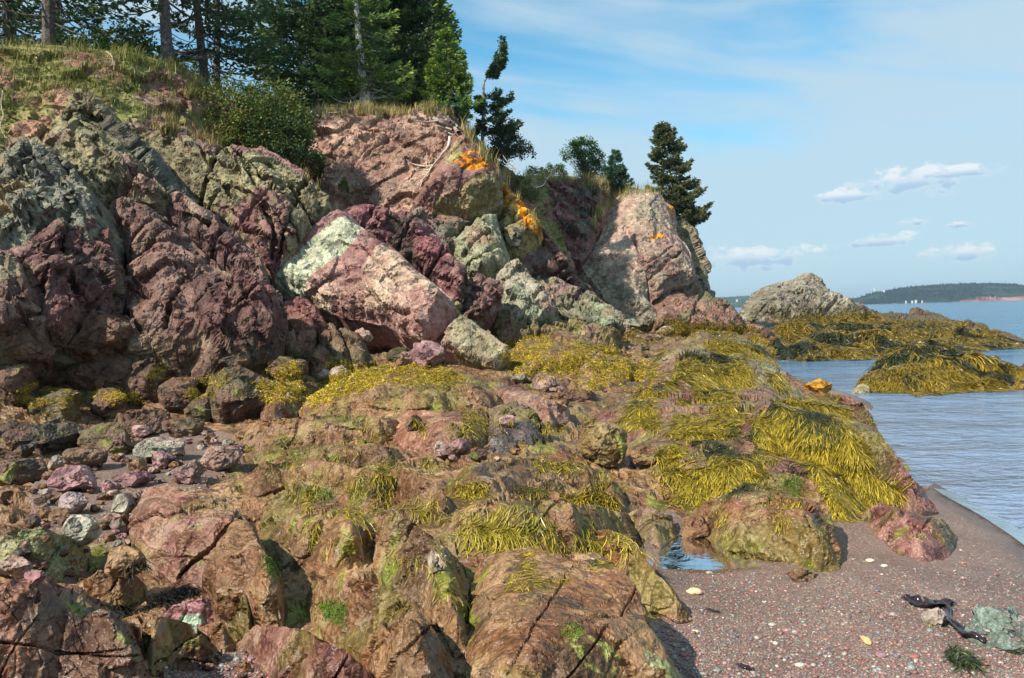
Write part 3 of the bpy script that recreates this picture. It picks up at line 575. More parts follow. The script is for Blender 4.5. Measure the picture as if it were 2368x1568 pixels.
srock('ribbed upright brown rock at the bottom left over the gravel', [(396, 1550), (425, 1485), (470, 1468), (502, 1500), (500, 1530), (470, 1552)], .24, .08, WBD, ((.16, .06), (.06, .02)), SLP, seed=225)
srock('angular brown stone below the purple layered stone', [(462, 1450), (510, 1432), (545, 1488), (505, 1500), (475, 1478)], .26, .08, WB, seed=226, moss=0)
srock('brown wedge of rock at the edge of the dark green pool', [(515, 1430), (540, 1372), (598, 1380), (612, 1412), (575, 1470), (530, 1452)], .25, .12, WB, seed=227)
srock('flat brown slab at the bottom edge right of the dark green pool', [(545, 1485), (590, 1448), (690, 1452), (750, 1482), (805, 1503), (865, 1568), (890, 1680), (680, 1690), (610, 1545)], .24, .16, [C(.205, .105, .078), C(.17, .085, .062)], ((.8, .06), (.22, .025), (.07, .008)), SLQ, seed=228, moss=.04)
srock('dark very rough rock filling the bottom left corner', [(-120, 1370), (0, 1352), (60, 1342), (150, 1350), (195, 1368), (240, 1388), (275, 1430), (318, 1450), (330, 1500), (345, 1568), (350, 1720), (-120, 1740)], .4, .3, [C(.17, .085, .058), C(.22, .12, .075), C(.12, .075, .05)], ((.35, .15), (.14, .07), (.05, .022)), SLQ, rough=.05, seed=229, moss=.02, alg=0)
srock('long weed-covered rock ridge beside the water with a bare right flank', [(1335, 992), (1400, 940), (1500, 905), (1620, 915), (1740, 900), (1800, 925), (1900, 922), (1958, 912), (1992, 930), (2030, 995), (2080, 1065), (2130, 1125), (2172, 1180), (2110, 1192), (2060, 1172), (1990, 1172), (1950, 1205), (1880, 1180), (1700, 1180), (1560, 1160), (1480, 1100), (1450, 1040), (1400, 1008)], .48, .55, [C(.17, .085, .065), C(.13, .065, .055), C(.2, .11, .07)], ((1.1, .2), (.4, .08), (.14, .02)), SLQ, seed=230, moss=.04, thick=1.3)
srock('wet glistening brown rock end with green film, standing on the gravel', [(1596, 1215), (1600, 1180), (1640, 1160), (1720, 1130), (1820, 1090), (1880, 1110), (1925, 1200), (1948, 1262), (1942, 1312), (1900, 1332), (1830, 1305), (1760, 1298), (1700, 1290), (1640, 1258)], .46, .3, [C(.19, .09, .06), C(.23, .13, .07), C(.14, .10, .04)], ((.5, .13), (.2, .05), (.08, .018)), SLQ, seed=231, moss=.06, wet=1., alg=.2)
srock('small brown stone at the foot of the wet glistening rock', [(1818, 1322), (1850, 1308), (1892, 1326), (1880, 1344), (1840, 1346)], .08, .05, WB, ((.15, .03), (.06, .01)), seed=232)
srock('low wet brown rock on the gravel near the water edge', [(1985, 1195), (2035, 1160), (2110, 1185), (2180, 1198), (2215, 1240), (2195, 1288), (2140, 1300), (2080, 1282), (2030, 1245)], .26, .22, [C(.19, .085, .07), C(.22, .11, .09)], ((.35, .09), (.14, .04), (.06, .012)), SLQ, seed=233, wet=1.)
srock('purple-brown flat rock beside the small clear pool', [(1452, 1190), (1500, 1168), (1552, 1195), (1562, 1240), (1530, 1268), (1485, 1245)], .14, .12, [C(.16, .085, .08), C(.19, .11, .09)], ((.4, .05), (.15, .02)), seed=234)
srock('leaning green-topped boulder at the left edge of the foreground rubble', [(-30, 1262), (0, 1240), (60, 1222), (110, 1225), (170, 1245), (205, 1262), (180, 1290), (120, 1318), (60, 1322), (-30, 1315)], .3, .13, [C(.22, .21, .10), C(.19, .15, .10), C(.25, .27, .15)], ((.4, .07), (.14, .03)), SLQ, seed=235, moss=.04)
print('shore rocks', time.time()-T0)

# ---------------- the ground: beach gravel and rocky shore, one polar grid
ang = np.concatenate([np.linspace(-180, -42, 40)[:-1], np.linspace(-42, 40, 620), np.linspace(40, 180, 40)[1:]])
rad = np.concatenate([[.2, .5, .9, 1.3, 1.7, 2.1], np.exp(np.linspace(math.log(2.5), math.log(70), 400)), [90, 130, 180]])
aa, rr = np.meshgrid(np.radians(ang), rad, indexing='ij')
gx, gy = (rr*np.sin(aa)).ravel(), (rr*np.cos(aa)).ravel()
gz = Gz(gx, gy); gP = np.stack([gx, gy, gz], 1)
pv = proj(gP); pv[gy < 1.2] = (1184, 4000)
jit = 14*np.stack([fbm(gP, .5, 4, 5), fbm(gP, .5, 4, 6)], 1)
BEACH = [(1470, 1600), (1500, 1440), (1560, 1400), (1530, 1330), (1490, 1270), (1480, 1190), (1560, 1180), (1620, 1220), (1700, 1200), (1760, 1150), (1900, 1150), (1960, 1150), (2000, 1150), (2100, 1150), (2160, 1120), (2000, 940), (1900, 905), (1820, 835), (2400, 800), (5000, 700), (5000, 6000), (1300, 6000), (1400, 2500)]
RUB = [[(80, 1110), (200, 1050), (330, 1010), (450, 980), (560, 1010), (560, 1060), (480, 1120), (330, 1130), (290, 1200), (300, 1280), (200, 1230), (60, 1210)], [(330, 1700), (380, 1545), (560, 1490), (620, 1560), (650, 1700)]]
isb = inpoly(pv+jit, BEACH)
for q in RUB: isb |= inpoly(pv+jit, q)
bsd = np.minimum.reduce([segdist(pv, BEACH)]+[segdist(pv, q) for q in RUB])
rk = np.where(isb, 0, smooth(0, 40, bsd)*.8+.2)
fa, ra, _ = facet(gP, (.8, .45, .5), 900, axes=STR, tilt=.9, crack=.2); fb, rb, _ = facet(gP, (.26, .16, .2), 910, axes=SLQ, crack=.2)
far_ = smooth(14, 24, gy)
gz = gz+rk*(.075*fa+.028*fb+.10*fbm(gP, 1.3, 4, 33)+.03*ridged(gP, .18, 3, 35))*(1+.6*far_)+(1-rk)*(.014*fbm(gP, .6, 4, 34)+.010*fbm(gP, .16, 2, 36))
gz -= .03*(~isb)
nA, nR = aa.shape; ii = np.arange(nA*nR).reshape(nA, nR)
fq = np.stack([ii[1:, :-1], ii[1:, 1:], ii[:-1, 1:], ii[:-1, :-1]], -1).reshape(-1, 4)
fb_ = isb[fq].sum(1) >= 2
gV = np.stack([gx, gy, gz], 1)
nrm = np.cross(gV[fq[:10, 1]]-gV[fq[:10, 0]], gV[fq[:10, 2]]-gV[fq[:10, 0]])
if nrm[:, 2].mean() < 0: fq = fq[:, ::-1]
gcol = noisecol(gP, WB, 71, 1., .6*ra+.4*rb)
k = smooth(.58, .7, fbm(gP, .4, 5, 72)*.5+.5)[:, None]*.5; gcol = gcol*(1-k)+OLVWET*k
k = smooth(.66, .72, fbm(gP, .3, 5, 73)*.5+.5)[:, None]*.6; gcol = gcol*(1-k)+MOSS*k
k = smooth(.55, 1.1, gz)[:, None]*.6; gcol = gcol*(1-k)+C(.12, .085, .055)*k
def submesh(name, fs, mat, col, wet, kind, label=None, cat=None):
    u, inv = np.unique(fs, return_inverse=True)
    o = meshobj(name, gV[u], inv.reshape(-1, 4), mat, col[u], wet=wet[u]); return tag(o, label, cat, None, kind)
wetA = np.full(len(gV), .8)
submesh('rocky_shore', fq[~fb_], M_GROUND, np.clip(gcol, .01, 1), wetA, 'structure', 'wet red-brown bedrock between the bigger rocks of the shore')
def gravel_mat():
    mt, g, b, nt, out = newmat('beach_gravel')
    P = g('ShaderNodeNewGeometry').outputs['Position']; at_ = g('ShaderNodeAttribute', attribute_name='Col')
    cols = []
    hts = None
    for sc_, w in ((95., 1), (180., .7)):
        v = g('ShaderNodeTexVoronoi', i_Vector=P, i_Scale=sc_); e = g('ShaderNodeTexVoronoi', i_Vector=P, i_Scale=sc_, feature='DISTANCE_TO_EDGE')
        cr = g('ShaderNodeValToRGB', i_Fac=g('ShaderNodeSeparateColor', i_0=v.outputs['Color']).outputs[0]); cr.color_ramp.interpolation = 'CONSTANT'
        el = cr.color_ramp.elements
        tab = [(0, (.16, .095, .085)), (.22, (.12, .075, .07)), (.4, (.22, .14, .12)), (.55, (.15, .15, .14)), (.68, (.20, .085, .07)), (.78, (.27, .22, .18)), (.88, (.10, .10, .11)), (.95, (.42, .37, .30))]
        el[0].position = 0; el[0].color = tab[0][1]+(1,); el[1].position = tab[1][0]; el[1].color = tab[1][1]+(1,)
        for p_, c_ in tab[2:]: x = el.new(p_); x.color = c_+(1,)
        cols.append(cr.outputs[0]); h = math_(g, 'MULTIPLY', ramp(g, e.outputs['Distance'], 0., .35), w/sc_*.6)
        hts = h if hts is None else math_(g, 'ADD', hts, h)
    n = g('ShaderNodeTexNoise', i_Vector=P, i_Scale=1.3, i_Detail=5.); n2 = g('ShaderNodeTexNoise', i_Vector=P, i_Scale=14., i_Detail=5.)
    c = mixc(g, ramp(g, n2.outputs[0], .45, .6), cols[0], cols[1])
    c = mixc(g, 1., c, ramp(g, n.outputs[0], .3, .7, .8, 1.2), 'MULTIPLY'); c = mixc(g, 1., c, at_.outputs['Color'], 'MULTIPLY')
    nt.links.new(c, b.inputs['Base Color'])
    nt.links.new(g('ShaderNodeMapRange', i_0=at_.outputs['Alpha'], i_3=.7, i_4=.25).outputs[0], b.inputs['Roughness'])
    bp = g('ShaderNodeBump', i_Strength=.9, i_Distance=1., i_Height=hts); nt.links.new(bp.outputs[0], b.inputs['Normal'])
    return mt
M_GRAVEL = gravel_mat()
wg = 1-smooth(SEA+.03, SEA+.13, gz+.02*fbm(gP, .5, 3, 91))
gc2 = np.array([1.3, 1.2, 1.05])*(1-.45*wg[:, None])
submesh('beach', fq[fb_], M_GRAVEL, gc2, .35+.65*wg, 'structure', 'purple-grey shingle beach sloping down to the water')
ROCKS.append((gV, fq, np.zeros((0, 4), int)))
print('ground', time.time()-T0)
# ---------------- raycast helper over everything solid so far
def build_bvh():
    vs, fs, o = [], [], 0
    for V, t, q in ROCKS:
        vs.append(V); fs += (np.asarray(t)+o).tolist(); fs += (np.asarray(q)+o).tolist() if len(q) else []; o += len(V)
    return BVHTree.FromPolygons(np.concatenate(vs).tolist(), fs)
BV = build_bvh()
CAMV = Vector(CAMP)
def hit(vx, vy, bv=None):
    d = Vector(rays([(vx, vy)])[0]); r = (bv or BV).ray_cast(CAMV, d.normalized(), 200)
    if r[0] is None: return None, None
    n = r[1] if r[1].dot(d) < 0 else -r[1]
    return r[0], n
def down(x, y, z, up=.5):
    r = BV.ray_cast(Vector((x, y, z+up)), Vector((0, 0, -1)), 12)
    return r[0]
print('bvh', time.time()-T0)
# ---------------- loose boulders
import bmesh
ICO = {}
def ico(n):
    if n not in ICO:
        bm = bmesh.new(); bmesh.ops.create_icosphere(bm, subdivisions=n, radius=1)
        ICO[n] = (np.array([v.co[:] for v in bm.verts]), np.array([[v.index for v in f.verts] for f in bm.faces])); bm.free()
    return ICO[n]
BO = []
def boulder(vx, vb, w, h, cols, label, seed, group=None, name='boulder', sub=None, wet=.5, moss=0., angular=1., tilt=None, depth=.9, over=None, sink=.15):
    p, n = hit(vx, vb)
    if p is None: return
    rs = np.random.RandomState(seed); Y = p.y
    a = w/2/F_*Y; c = h/2/F_*Y*1.05; b = (a+c)/2*depth
    sub = sub or (5 if w > 110 else 4 if w > 34 else 3)
    V, Fc = ico(sub); V = V.copy()
    for _ in range(int(12*angular)):
        nn = rs.normal(size=3); nn /= np.linalg.norm(nn); d0 = rs.uniform(.55, .85)
        s = V@nn-d0; V = V-np.outer(np.clip(s, 0, None), nn)*.96
    V /= np.abs(V).max(0)
    V *= [a, b, c]
    th = rs.uniform(-.5, .5) if tilt is None else tilt
    ct, st = math.cos(th), math.sin(th); V[:, [0, 1]] = V[:, [0, 1]]@np.array([[ct, st], [-st, ct]])
    ctr = np.array([p.x, p.y+b*.5, p.z+c*(1-sink)])
    Q = V+ctr; s = min(a, c)
    f, r0, _ = facet(Q, (s*.9,)*3, seed*7, crack=.3)
    nr = V/[a*a, b*b, c*c]; nr /= np.linalg.norm(nr, axis=1)[:, None]+1e-9
    V = V+nr*(s*(.16*f+.10*fbm(Q, s*.5, 4, seed, .6)))[:, None]
    col = noisecol(Q, cols, seed, .6, r0)
    if moss: k = smooth(.7-moss, .8-moss, fbm(Q, .2, 4, seed+5)*.5+.5)[:, None]*.6; col = col*(1-k)+MOSS*k
    o = meshobj(name, V, Fc, M_ROCK, np.clip(col, .01, 1), wet=np.full(len(V), wet)); o.location = ctr
    tag(o, label, 'boulder', group); BO.append((V+ctr, Fc, np.zeros((0, 4), int)))
    return o
DK = [C(.095, .052, .036), C(.14, .08, .052), C(.06, .045, .03)]; DKO = [C(.10, .075, .035), C(.10, .055, .04), C(.06, .05, .026)]
LUMP = [(140, 805, 70, 80), (238, 800, 120, 90), (205, 905, 180, 130), (80, 880, 150, 90), (20, 930, 120, 100), (340, 930, 150, 120), (130, 975, 150, 90), (440, 905, 150, 110), (400, 950, 130, 90), (555, 975, 165, 150), (250, 965, 90, 80), (315, 1010, 130, 80), (240, 1050, 150, 80), (110, 1045, 150, 80), (20, 1060, 130, 100), (470, 975, 90, 70), (660, 880, 100, 70), (20, 1120, 140, 80), (420, 1010, 100, 60), (180, 1090, 110, 60), (160, 840, 110, 70), (500, 880, 110, 60), (610, 930, 80, 60), (520, 850, 120, 60), (330, 850, 140, 70), (60, 830, 120, 60)]
for i, (x, yb, w, h) in enumerate(LUMP):
    boulder(x, yb, w, h, DKO if i % 3 == 0 else DK, 'dark weathered lumpy boulder in the heap below the purple cliff faces', 300+i, 'dark boulders heaped below the left cliff', moss=.02, angular=.9, sink=.35, wet=.4)
LIGHT = [C(.27, .17, .135), C(.30, .2, .16), C(.2, .13, .11)]; GR = [C(.26, .25, .19), C(.3, .24, .2), C(.2, .2, .15)]; PU = [C(.23, .12, .125), C(.28, .17, .165), C(.2, .17, .13)]
NB = [(512, 1090, 112, 62, LIGHT, 'flat-topped pinkish tan boulder on the rubble beside the brown shelf'),
      (365, 1070, 120, 60, GR, 'pale olive boulder at the back of the rubble'), (372, 1085, 60, 44, PU, 'small dark red boulder leaning on the pale olive one'),
      (160, 1140, 110, 64, PU, 'purple-topped angular boulder at the upper left of the rubble'), (168, 1188, 76, 50, [C(.33, .23, .23), C(.27, .2, .2)], 'pale lilac rounded boulder in the left rubble'),
      (276, 1198, 56, 60, GR, 'upright grey-olive boulder in the left rubble'), (260, 1222, 44, 40, LIGHT, 'small salmon stone just below the upright grey-olive boulder'),
      (180, 1258, 100, 66, GR, 'grey-green angular boulder behind the leaning green-topped one'), (430, 1120, 84, 56, PU, 'mauve boulder with a green foot in the rubble right of the dark red one'),
      (310, 1128, 86, 40, PU, 'low purplish stone in the middle of the rubble'), (75, 1355, 50, 42, PU, 'small pale pink block at the left, below the leaning green-topped boulder'),
      (20, 1340, 90, 50, LIGHT, 'brown block at the left edge, below the leaning green-topped boulder'), (280, 1335, 110, 70, WB, 'brown wedge boulder left of the large smooth slab'),
      (1400, 1082, 118, 108, [C(.19, .13, .055), C(.16, .105, .055), C(.22, .13, .08)], 'round olive-brown boulder standing beside the long weed mats'),
      (870, 805, 72, 66, PU, 'mauve upright stone at the foot of the diamond-shaped block'), (840, 790, 44, 34, LIGHT, 'pinkish stone left of the mauve upright stone'),
      (988, 850, 90, 64, PU, 'purple broken boulder left of the leaning pink block'), (945, 842, 60, 34, LIGHT, 'low pink stone left of the purple broken boulder'), (740, 880, 44, 36, [C(.42, .36, .33), C(.33, .27, .26)], 'pale white-pink stone among yellow wrack, left one of the pair'),
      (785, 880, 52, 36, [C(.40, .33, .34), C(.33, .27, .26)], 'pale lilac stone among yellow wrack, right one of the pair'), (925, 840, 80, 40, DKO, 'dark green low boulder beneath the bulging olive boulder'),
      (1172, 990, 44, 34, PU, 'small purplish stone wedged beside the dark dome'), (1050, 1060, 66, 34, DK, 'dark brown flat stone in front of the salmon dome, left of two'), (1110, 1068, 60, 30, DK, 'dark brown flat stone in front of the salmon dome, right of two'),
      (955, 1000, 40, 42, DK, 'dark rounded stone resting on the salmon dome'), (1225, 885, 60, 40, LIGHT, 'pinkish stone in the channel right of the leaning pink block'), (1265, 905, 70, 44, LIGHT, 'tan broken stone in the channel above the pale brown flat slab'),
      (1340, 930, 80, 34, DK, 'brown stone at the start of the weed mats'), (1500, 1080, 80, 50, WB, 'brown block right of the round olive-brown boulder'), (1610, 1250, 70, 60, WB, 'wet brown stone at the back of the small clear pool'), (1560, 1120, 90, 40, WB, 'low brown rock under the edge of the weed mats'),
      (1895, 908, 60, 34, [C(.5, .2, .02), C(.4, .2, .04)], 'orange algae-stained stone in the still pool'), (1938, 900, 46, 34, [C(.2, .17, .1), C(.18, .13, .1)], 'olive stone in the still pool beside the orange one'), (2000, 920, 46, 32, [C(.24, .21, .13), C(.2, .18, .12)], 'pointed grey-olive stone in the water near the reef hump'),
      (1010, 1330, 50, 60, GR, 'grey-green knob on the brown rib near the crevice'), (1450, 760, 70, 26, GR, 'low grey stone at the foot of the headland crevice'), (1540, 775, 40, 22, [C(.4, .34, .3), C(.3, .25, .2)], 'pale round stone at the foot of the headland'),
      (2335, 1500, 190, 100, [C(.115, .15, .12), C(.09, .12, .10), C(.13, .15, .13)], 'smooth grey-green stone half buried in the gravel at the right edge'), (2172, 1450, 60, 44, [C(.2, .13, .12), C(.25, .2, .17)], 'pinkish stone in the gravel under the black kelp blade')]
for i, (x, yb, w, h, c_, lb) in enumerate(NB):
    boulder(x, yb, w, h, c_, lb, 400+i, moss=.0 if (c_ is LIGHT or c_ is PU) else .03, sink=.5 if 'buried' in lb else .2, wet=.85 if x > 2100 else .4, angular=.5 if ('smooth' in lb or 'round ' in lb) else 1.)
# the leaning block
rock('boulder', 'big leaning pink block with a cracked face and a dark gap beneath it', 'boulder', [(1066, 732), (1100, 752), (1150, 785), (1176, 803), (1180, 825), (1162, 848), (1148, 858), (1110, 846), (1060, 826), (1022, 806), (1020, 792), (1040, 764)],
     BP(1100, 800, 13.4, -.02, -.42), .25, .12, [C(.33, .21, .175), C(.28, .16, .14), C(.30, .26, .17)], ((.9, .07), (.3, .03)), DIAG2, .02, .9, 2.6, 1.5, 450, alg=.1)
pool = [(q, h_) for q, h_ in [(RUB[0], 140), (RUB[1], 26), ([(1170, 880), (1240, 860), (1330, 900), (1350, 950), (1300, 940), (1230, 900)], 24), ([(960, 1030), (1250, 1040), (1300, 1075), (1000, 1070)], 16), ([(1740, 740), (1830, 770), (1810, 830), (1760, 810), (1720, 770)], 20), ([(860, 790), (1020, 820), (1040, 860), (880, 850)], 14), ([(0, 1130), (300, 1250), (280, 1340), (60, 1350), (0, 1330)], 34), ([(1440, 740), (1560, 770), (1560, 850), (1440, 850)], 22)]]
bi = 500; rs = np.random.RandomState(5)
for q, cnt in pool:
    q = np.array(q); lo, hi = q.min(0), q.max(0); m_ = 0; tries = 0
    while m_ < cnt and tries < 4000:
        tries += 1
        p = rs.uniform(lo, hi)
        if not inpoly(p[None], q.tolist())[0]: continue
        w = rs.choice([12, 16, 20, 26, 34, 46], p=[.08, .16, .24, .24, .18, .10])*(1 if p[1] > 950 else .8)
        c_ = [LIGHT, PU, GR, WB, DK][rs.choice(5, p=[.14, .22, .10, .30, .24])]
        if boulder(p[0], p[1], w, w*rs.uniform(.5, .85), c_, 'small angular stone among the loose rubble of the shore', bi, 'loose angular stones lying between the rocks', 'stone', sub=3 if w > 18 else 2, wet=.4): m_ += 1
        bi += 1
ROCKS += BO
BV = build_bvh()
print('boulders', time.time()-T0)
# ---------------- earth bank and wooded plateau
def catm(p, n):
    p = np.asarray(p, float); k = len(p); t = np.linspace(0, k-1, n); i = np.clip(t.astype(int), 0, k-2); f = (t-i)
    sh = (n,)+(1,)*(p.ndim-1); f = f.reshape(sh)
    g_ = lambda j: p[np.clip(j, 0, k-1)]
    a, b, c, d = g_(i-1), g_(i), g_(i+1), g_(i+2)
    return .5*((2*b)+(-a+c)*f+(2*a-5*b+4*c-d)*f**2+(-a+3*b-3*c+d)*f**3)
ST = [[(-500, 900, 9.5), (-450, 560, 12), (-400, 380, 13.5), (-350, 240, 15), (-300, 110, 16)],
      [(0, 860, 11.6), (0, 520, 14), (0, 340, 15), (0, 230, 15.8), (0, 112, 16.6)],
      [(190, 850, 12.6), (200, 520, 14.6), (205, 330, 15.6), (210, 225, 16.3), (225, 118, 17.2)],
      [(400, 800, 13.6), (400, 540, 15.6), (400, 340, 16.6), (395, 230, 17.4), (400, 152, 18.2)],
      [(600, 740, 16), (600, 540, 17.6), (600, 420, 18.6), (600, 330, 19.3), (600, 262, 20)],
      [(720, 740, 17.6), (720, 540, 19.6), (715, 430, 20.5), (712, 330, 21.2), (720, 262, 21.8)],
      [(900, 740, 18), (900, 540, 20.6), (900, 430, 21.6), (900, 330, 22), (900, 258, 22.4)],
      [(1060, 740, 19), (1050, 540, 21), (1050, 430, 21.8), (1042, 350, 22.4), (1035, 262, 22.8)],
      [(1200, 740, 21.2), (1180, 590, 23), (1152, 500, 23.8), (1118, 400, 24.4), (1085, 305, 25)],
      [(1300, 740, 24.6), (1280, 610, 26.6), (1250, 530, 27.4), (1215, 460, 28), (1185, 405, 29)],
      [(1380, 740, 28.6), (1360, 620, 31.6), (1340, 530, 32.4), (1315, 450, 33), (1295, 408, 33.6)],
      [(1490, 750, 32), (1475, 610, 33.8), (1460, 530, 34.4), (1440, 465, 35), (1430, 428, 35.5)],
      [(1600, 756, 34), (1570, 650, 35.2), (1550, 570, 35.6), (1530, 505, 36), (1520, 462, 36.6)],
      [(1680, 758, 37), (1640, 710, 39), (1610, 640, 41), (1590, 600, 43), (1575, 560, 45)],
      [(1690, 750, 60), (1650, 720, 62), (1600, 700, 64), (1500, 690, 66), (1400, 640, 70)]]
W_ = []
for s_ in ST:
    r = [at(*q) for q in s_]; e = r[-1]
    bk = np.array([-.35, .94, 0]) if e[0] < 2 else np.array([-.75, .66, 0])
    r += [e+bk*1.2+[0, 0, .12], e+bk*5+[0, 0, .25], e+bk*14+[0, 0, .2], e+bk*34+[0, 0, -.4]]
    W_.append(r)
W_ = np.array(W_)
Bk = catm(np.swapaxes(catm(W_, 420), 0, 1), 240); Bk = np.swapaxes(Bk, 0, 1)
du = np.gradient(Bk, axis=0); dv = np.gradient(Bk, axis=1); nn = np.cross(du, dv); nn /= np.linalg.norm(nn, axis=2)[:, :, None]+1e-9
if nn[:, -30, 2].mean() < 0: nn = -nn
Pb = Bk.reshape(-1, 3); nb_ = nn.reshape(-1, 3)
steep = 1-smooth(.55, .85, nb_[:, 2])
f1, r1, _ = facet(Pb, (.7, .6, .5), 800)
dsp = steep*(.16*f1+.16*fbm(Pb, 1., 4, 801)+.07*ridged(Pb, .3, 3, 802))+(1-steep)*.07*fbm(Pb, 1.2, 4, 803)
Vb = Pb+nb_*dsp[:, None]
bcol = noisecol(Pb, [SOIL, C(.23, .125, .09), C(.20, .13, .10)], 804, 1.2, r1*.7)
gr_ = smooth(.45, .55, fbm(Pb, .9, 4, 805)*.5+.5+.22*(1-steep))[:, None]
gcl = C(.17, .175, .05)*(1-.5*smooth(-.2, .3, fbm(Pb, .8, 3, 806))[:, None])+C(.20, .16, .06)*.5*smooth(-.2, .3, fbm(Pb, .8, 3, 806))[:, None]
bcol = bcol*(1-gr_)+gcl*gr_
nA2, nR2 = Bk.shape[:2]; ii = np.arange(nA2*nR2).reshape(nA2, nR2)
bq = np.stack([ii[1:, :-1], ii[1:, 1:], ii[:-1, 1:], ii[:-1, :-1]], -1).reshape(-1, 4)
if np.cross(Vb[bq[:, 1]]-Vb[bq[:, 0]], Vb[bq[:, 2]]-Vb[bq[:, 0]])[:, 2].sum() < 0: bq = bq[:, ::-1]
tag(meshobj('earth_bank', Vb, bq, M_ROCK, np.clip(bcol, .01, 1), wet=np.zeros(len(Vb))), 'red-brown earth bank rising to the wooded, grassy cliff top', None, None, 'structure')
BANK = BVHTree.FromPolygons(Vb.tolist(), bq.tolist())
def bdown(x, y, z=14):
    r = BANK.ray_cast(Vector((x, y, z)), Vector((0, 0, -1)), 30); return r[0]
ROCKS.append((Vb, bq, np.zeros((0, 4), int))); BV = build_bvh()
print('bank', time.time()-T0)

# ---------------- tubes, trees
def tube(pts, rad, ns=7, seed=0, rough=0.):
    pts = np.asarray(pts, float); n = len(pts); d = np.gradient(pts, axis=0); d /= np.linalg.norm(d, axis=1)[:, None]+1e-9
    ref = np.array([0, 0, 1.]) if abs(d[0][2]) < .8 else np.array([1., 0, 0])
    u = np.cross(d, ref); u /= np.linalg.norm(u, axis=1)[:, None]+1e-9; w = np.cross(d, u)
    a = np.arange(ns)*2*math.pi/ns; rad = np.asarray(rad, float)*np.ones(n)
    V = pts[:, None]+rad[:, None, None]*(np.cos(a)[None, :, None]*u[:, None]+np.sin(a)[None, :, None]*w[:, None])
    V = V.reshape(-1, 3)
    if rough: V = V+rough*np.repeat(rad, ns)[:, None]*np.stack([vnoise(V/(rad.max()*1.5+1e-6), seed+i) for i in range(3)], 1)
    i = np.arange(n-1)[:, None]*ns; j = np.arange(ns)[None]; k = (j+1) % ns
    F = np.stack([i+j+0*k, i+k, i+ns+k, i+ns+j], -1).reshape(-1, 4)
    return V, F
class Acc:
    def __init__(s): s.V = []; s.F = []; s.c = []; s.n = 0
    def add(s, V, F, c):
        s.V.append(V); s.F.append(np.asarray(F)+s.n); s.c.append(np.broadcast_to(np.asarray(c, float), (len(V), 3))); s.n += len(V)
    def obj(s, name, mat, parent=None, sm=False): return meshobj(name, np.concatenate(s.V), s.F_all(), mat, np.concatenate(s.c), parent, sm)
    def F_all(s):
        by = {}
        for f in s.F: by.setdefault(f.shape[1], []).append(f)
        return [np.concatenate(v) for v in by.values()]
def leaves(P, D, L, Wd, seed, col, up=.3, fold=.25):
    """elongated diamonds starting at P pointing along D"""
    rs = np.random.RandomState(seed); n = len(P); D = D/np.linalg.norm(D, axis=1)[:, None]
    r = rs.normal(size=(n, 3)); r[:, 2] *= .5; s = np.cross(D, r); s /= np.linalg.norm(s, axis=1)[:, None]+1e-9
    nn = np.cross(s, D); L = L[:, None] if np.ndim(L) else L; Wd = Wd[:, None] if np.ndim(Wd) else Wd
    V = np.stack([P, P+D*L*.5+s*Wd*.5+nn*L*.06, P+D*L, P+D*L*.45-s*Wd*.5+nn*L*.06], 1).reshape(-1, 3)
    F = np.arange(n*4).reshape(n, 4); return V, F, np.repeat(col, 4, 0)
NG = C(.030, .060, .022); NL = C(.085, .12, .025); NB_ = C(.11, .09, .03); NBL = C(.03, .065, .035)
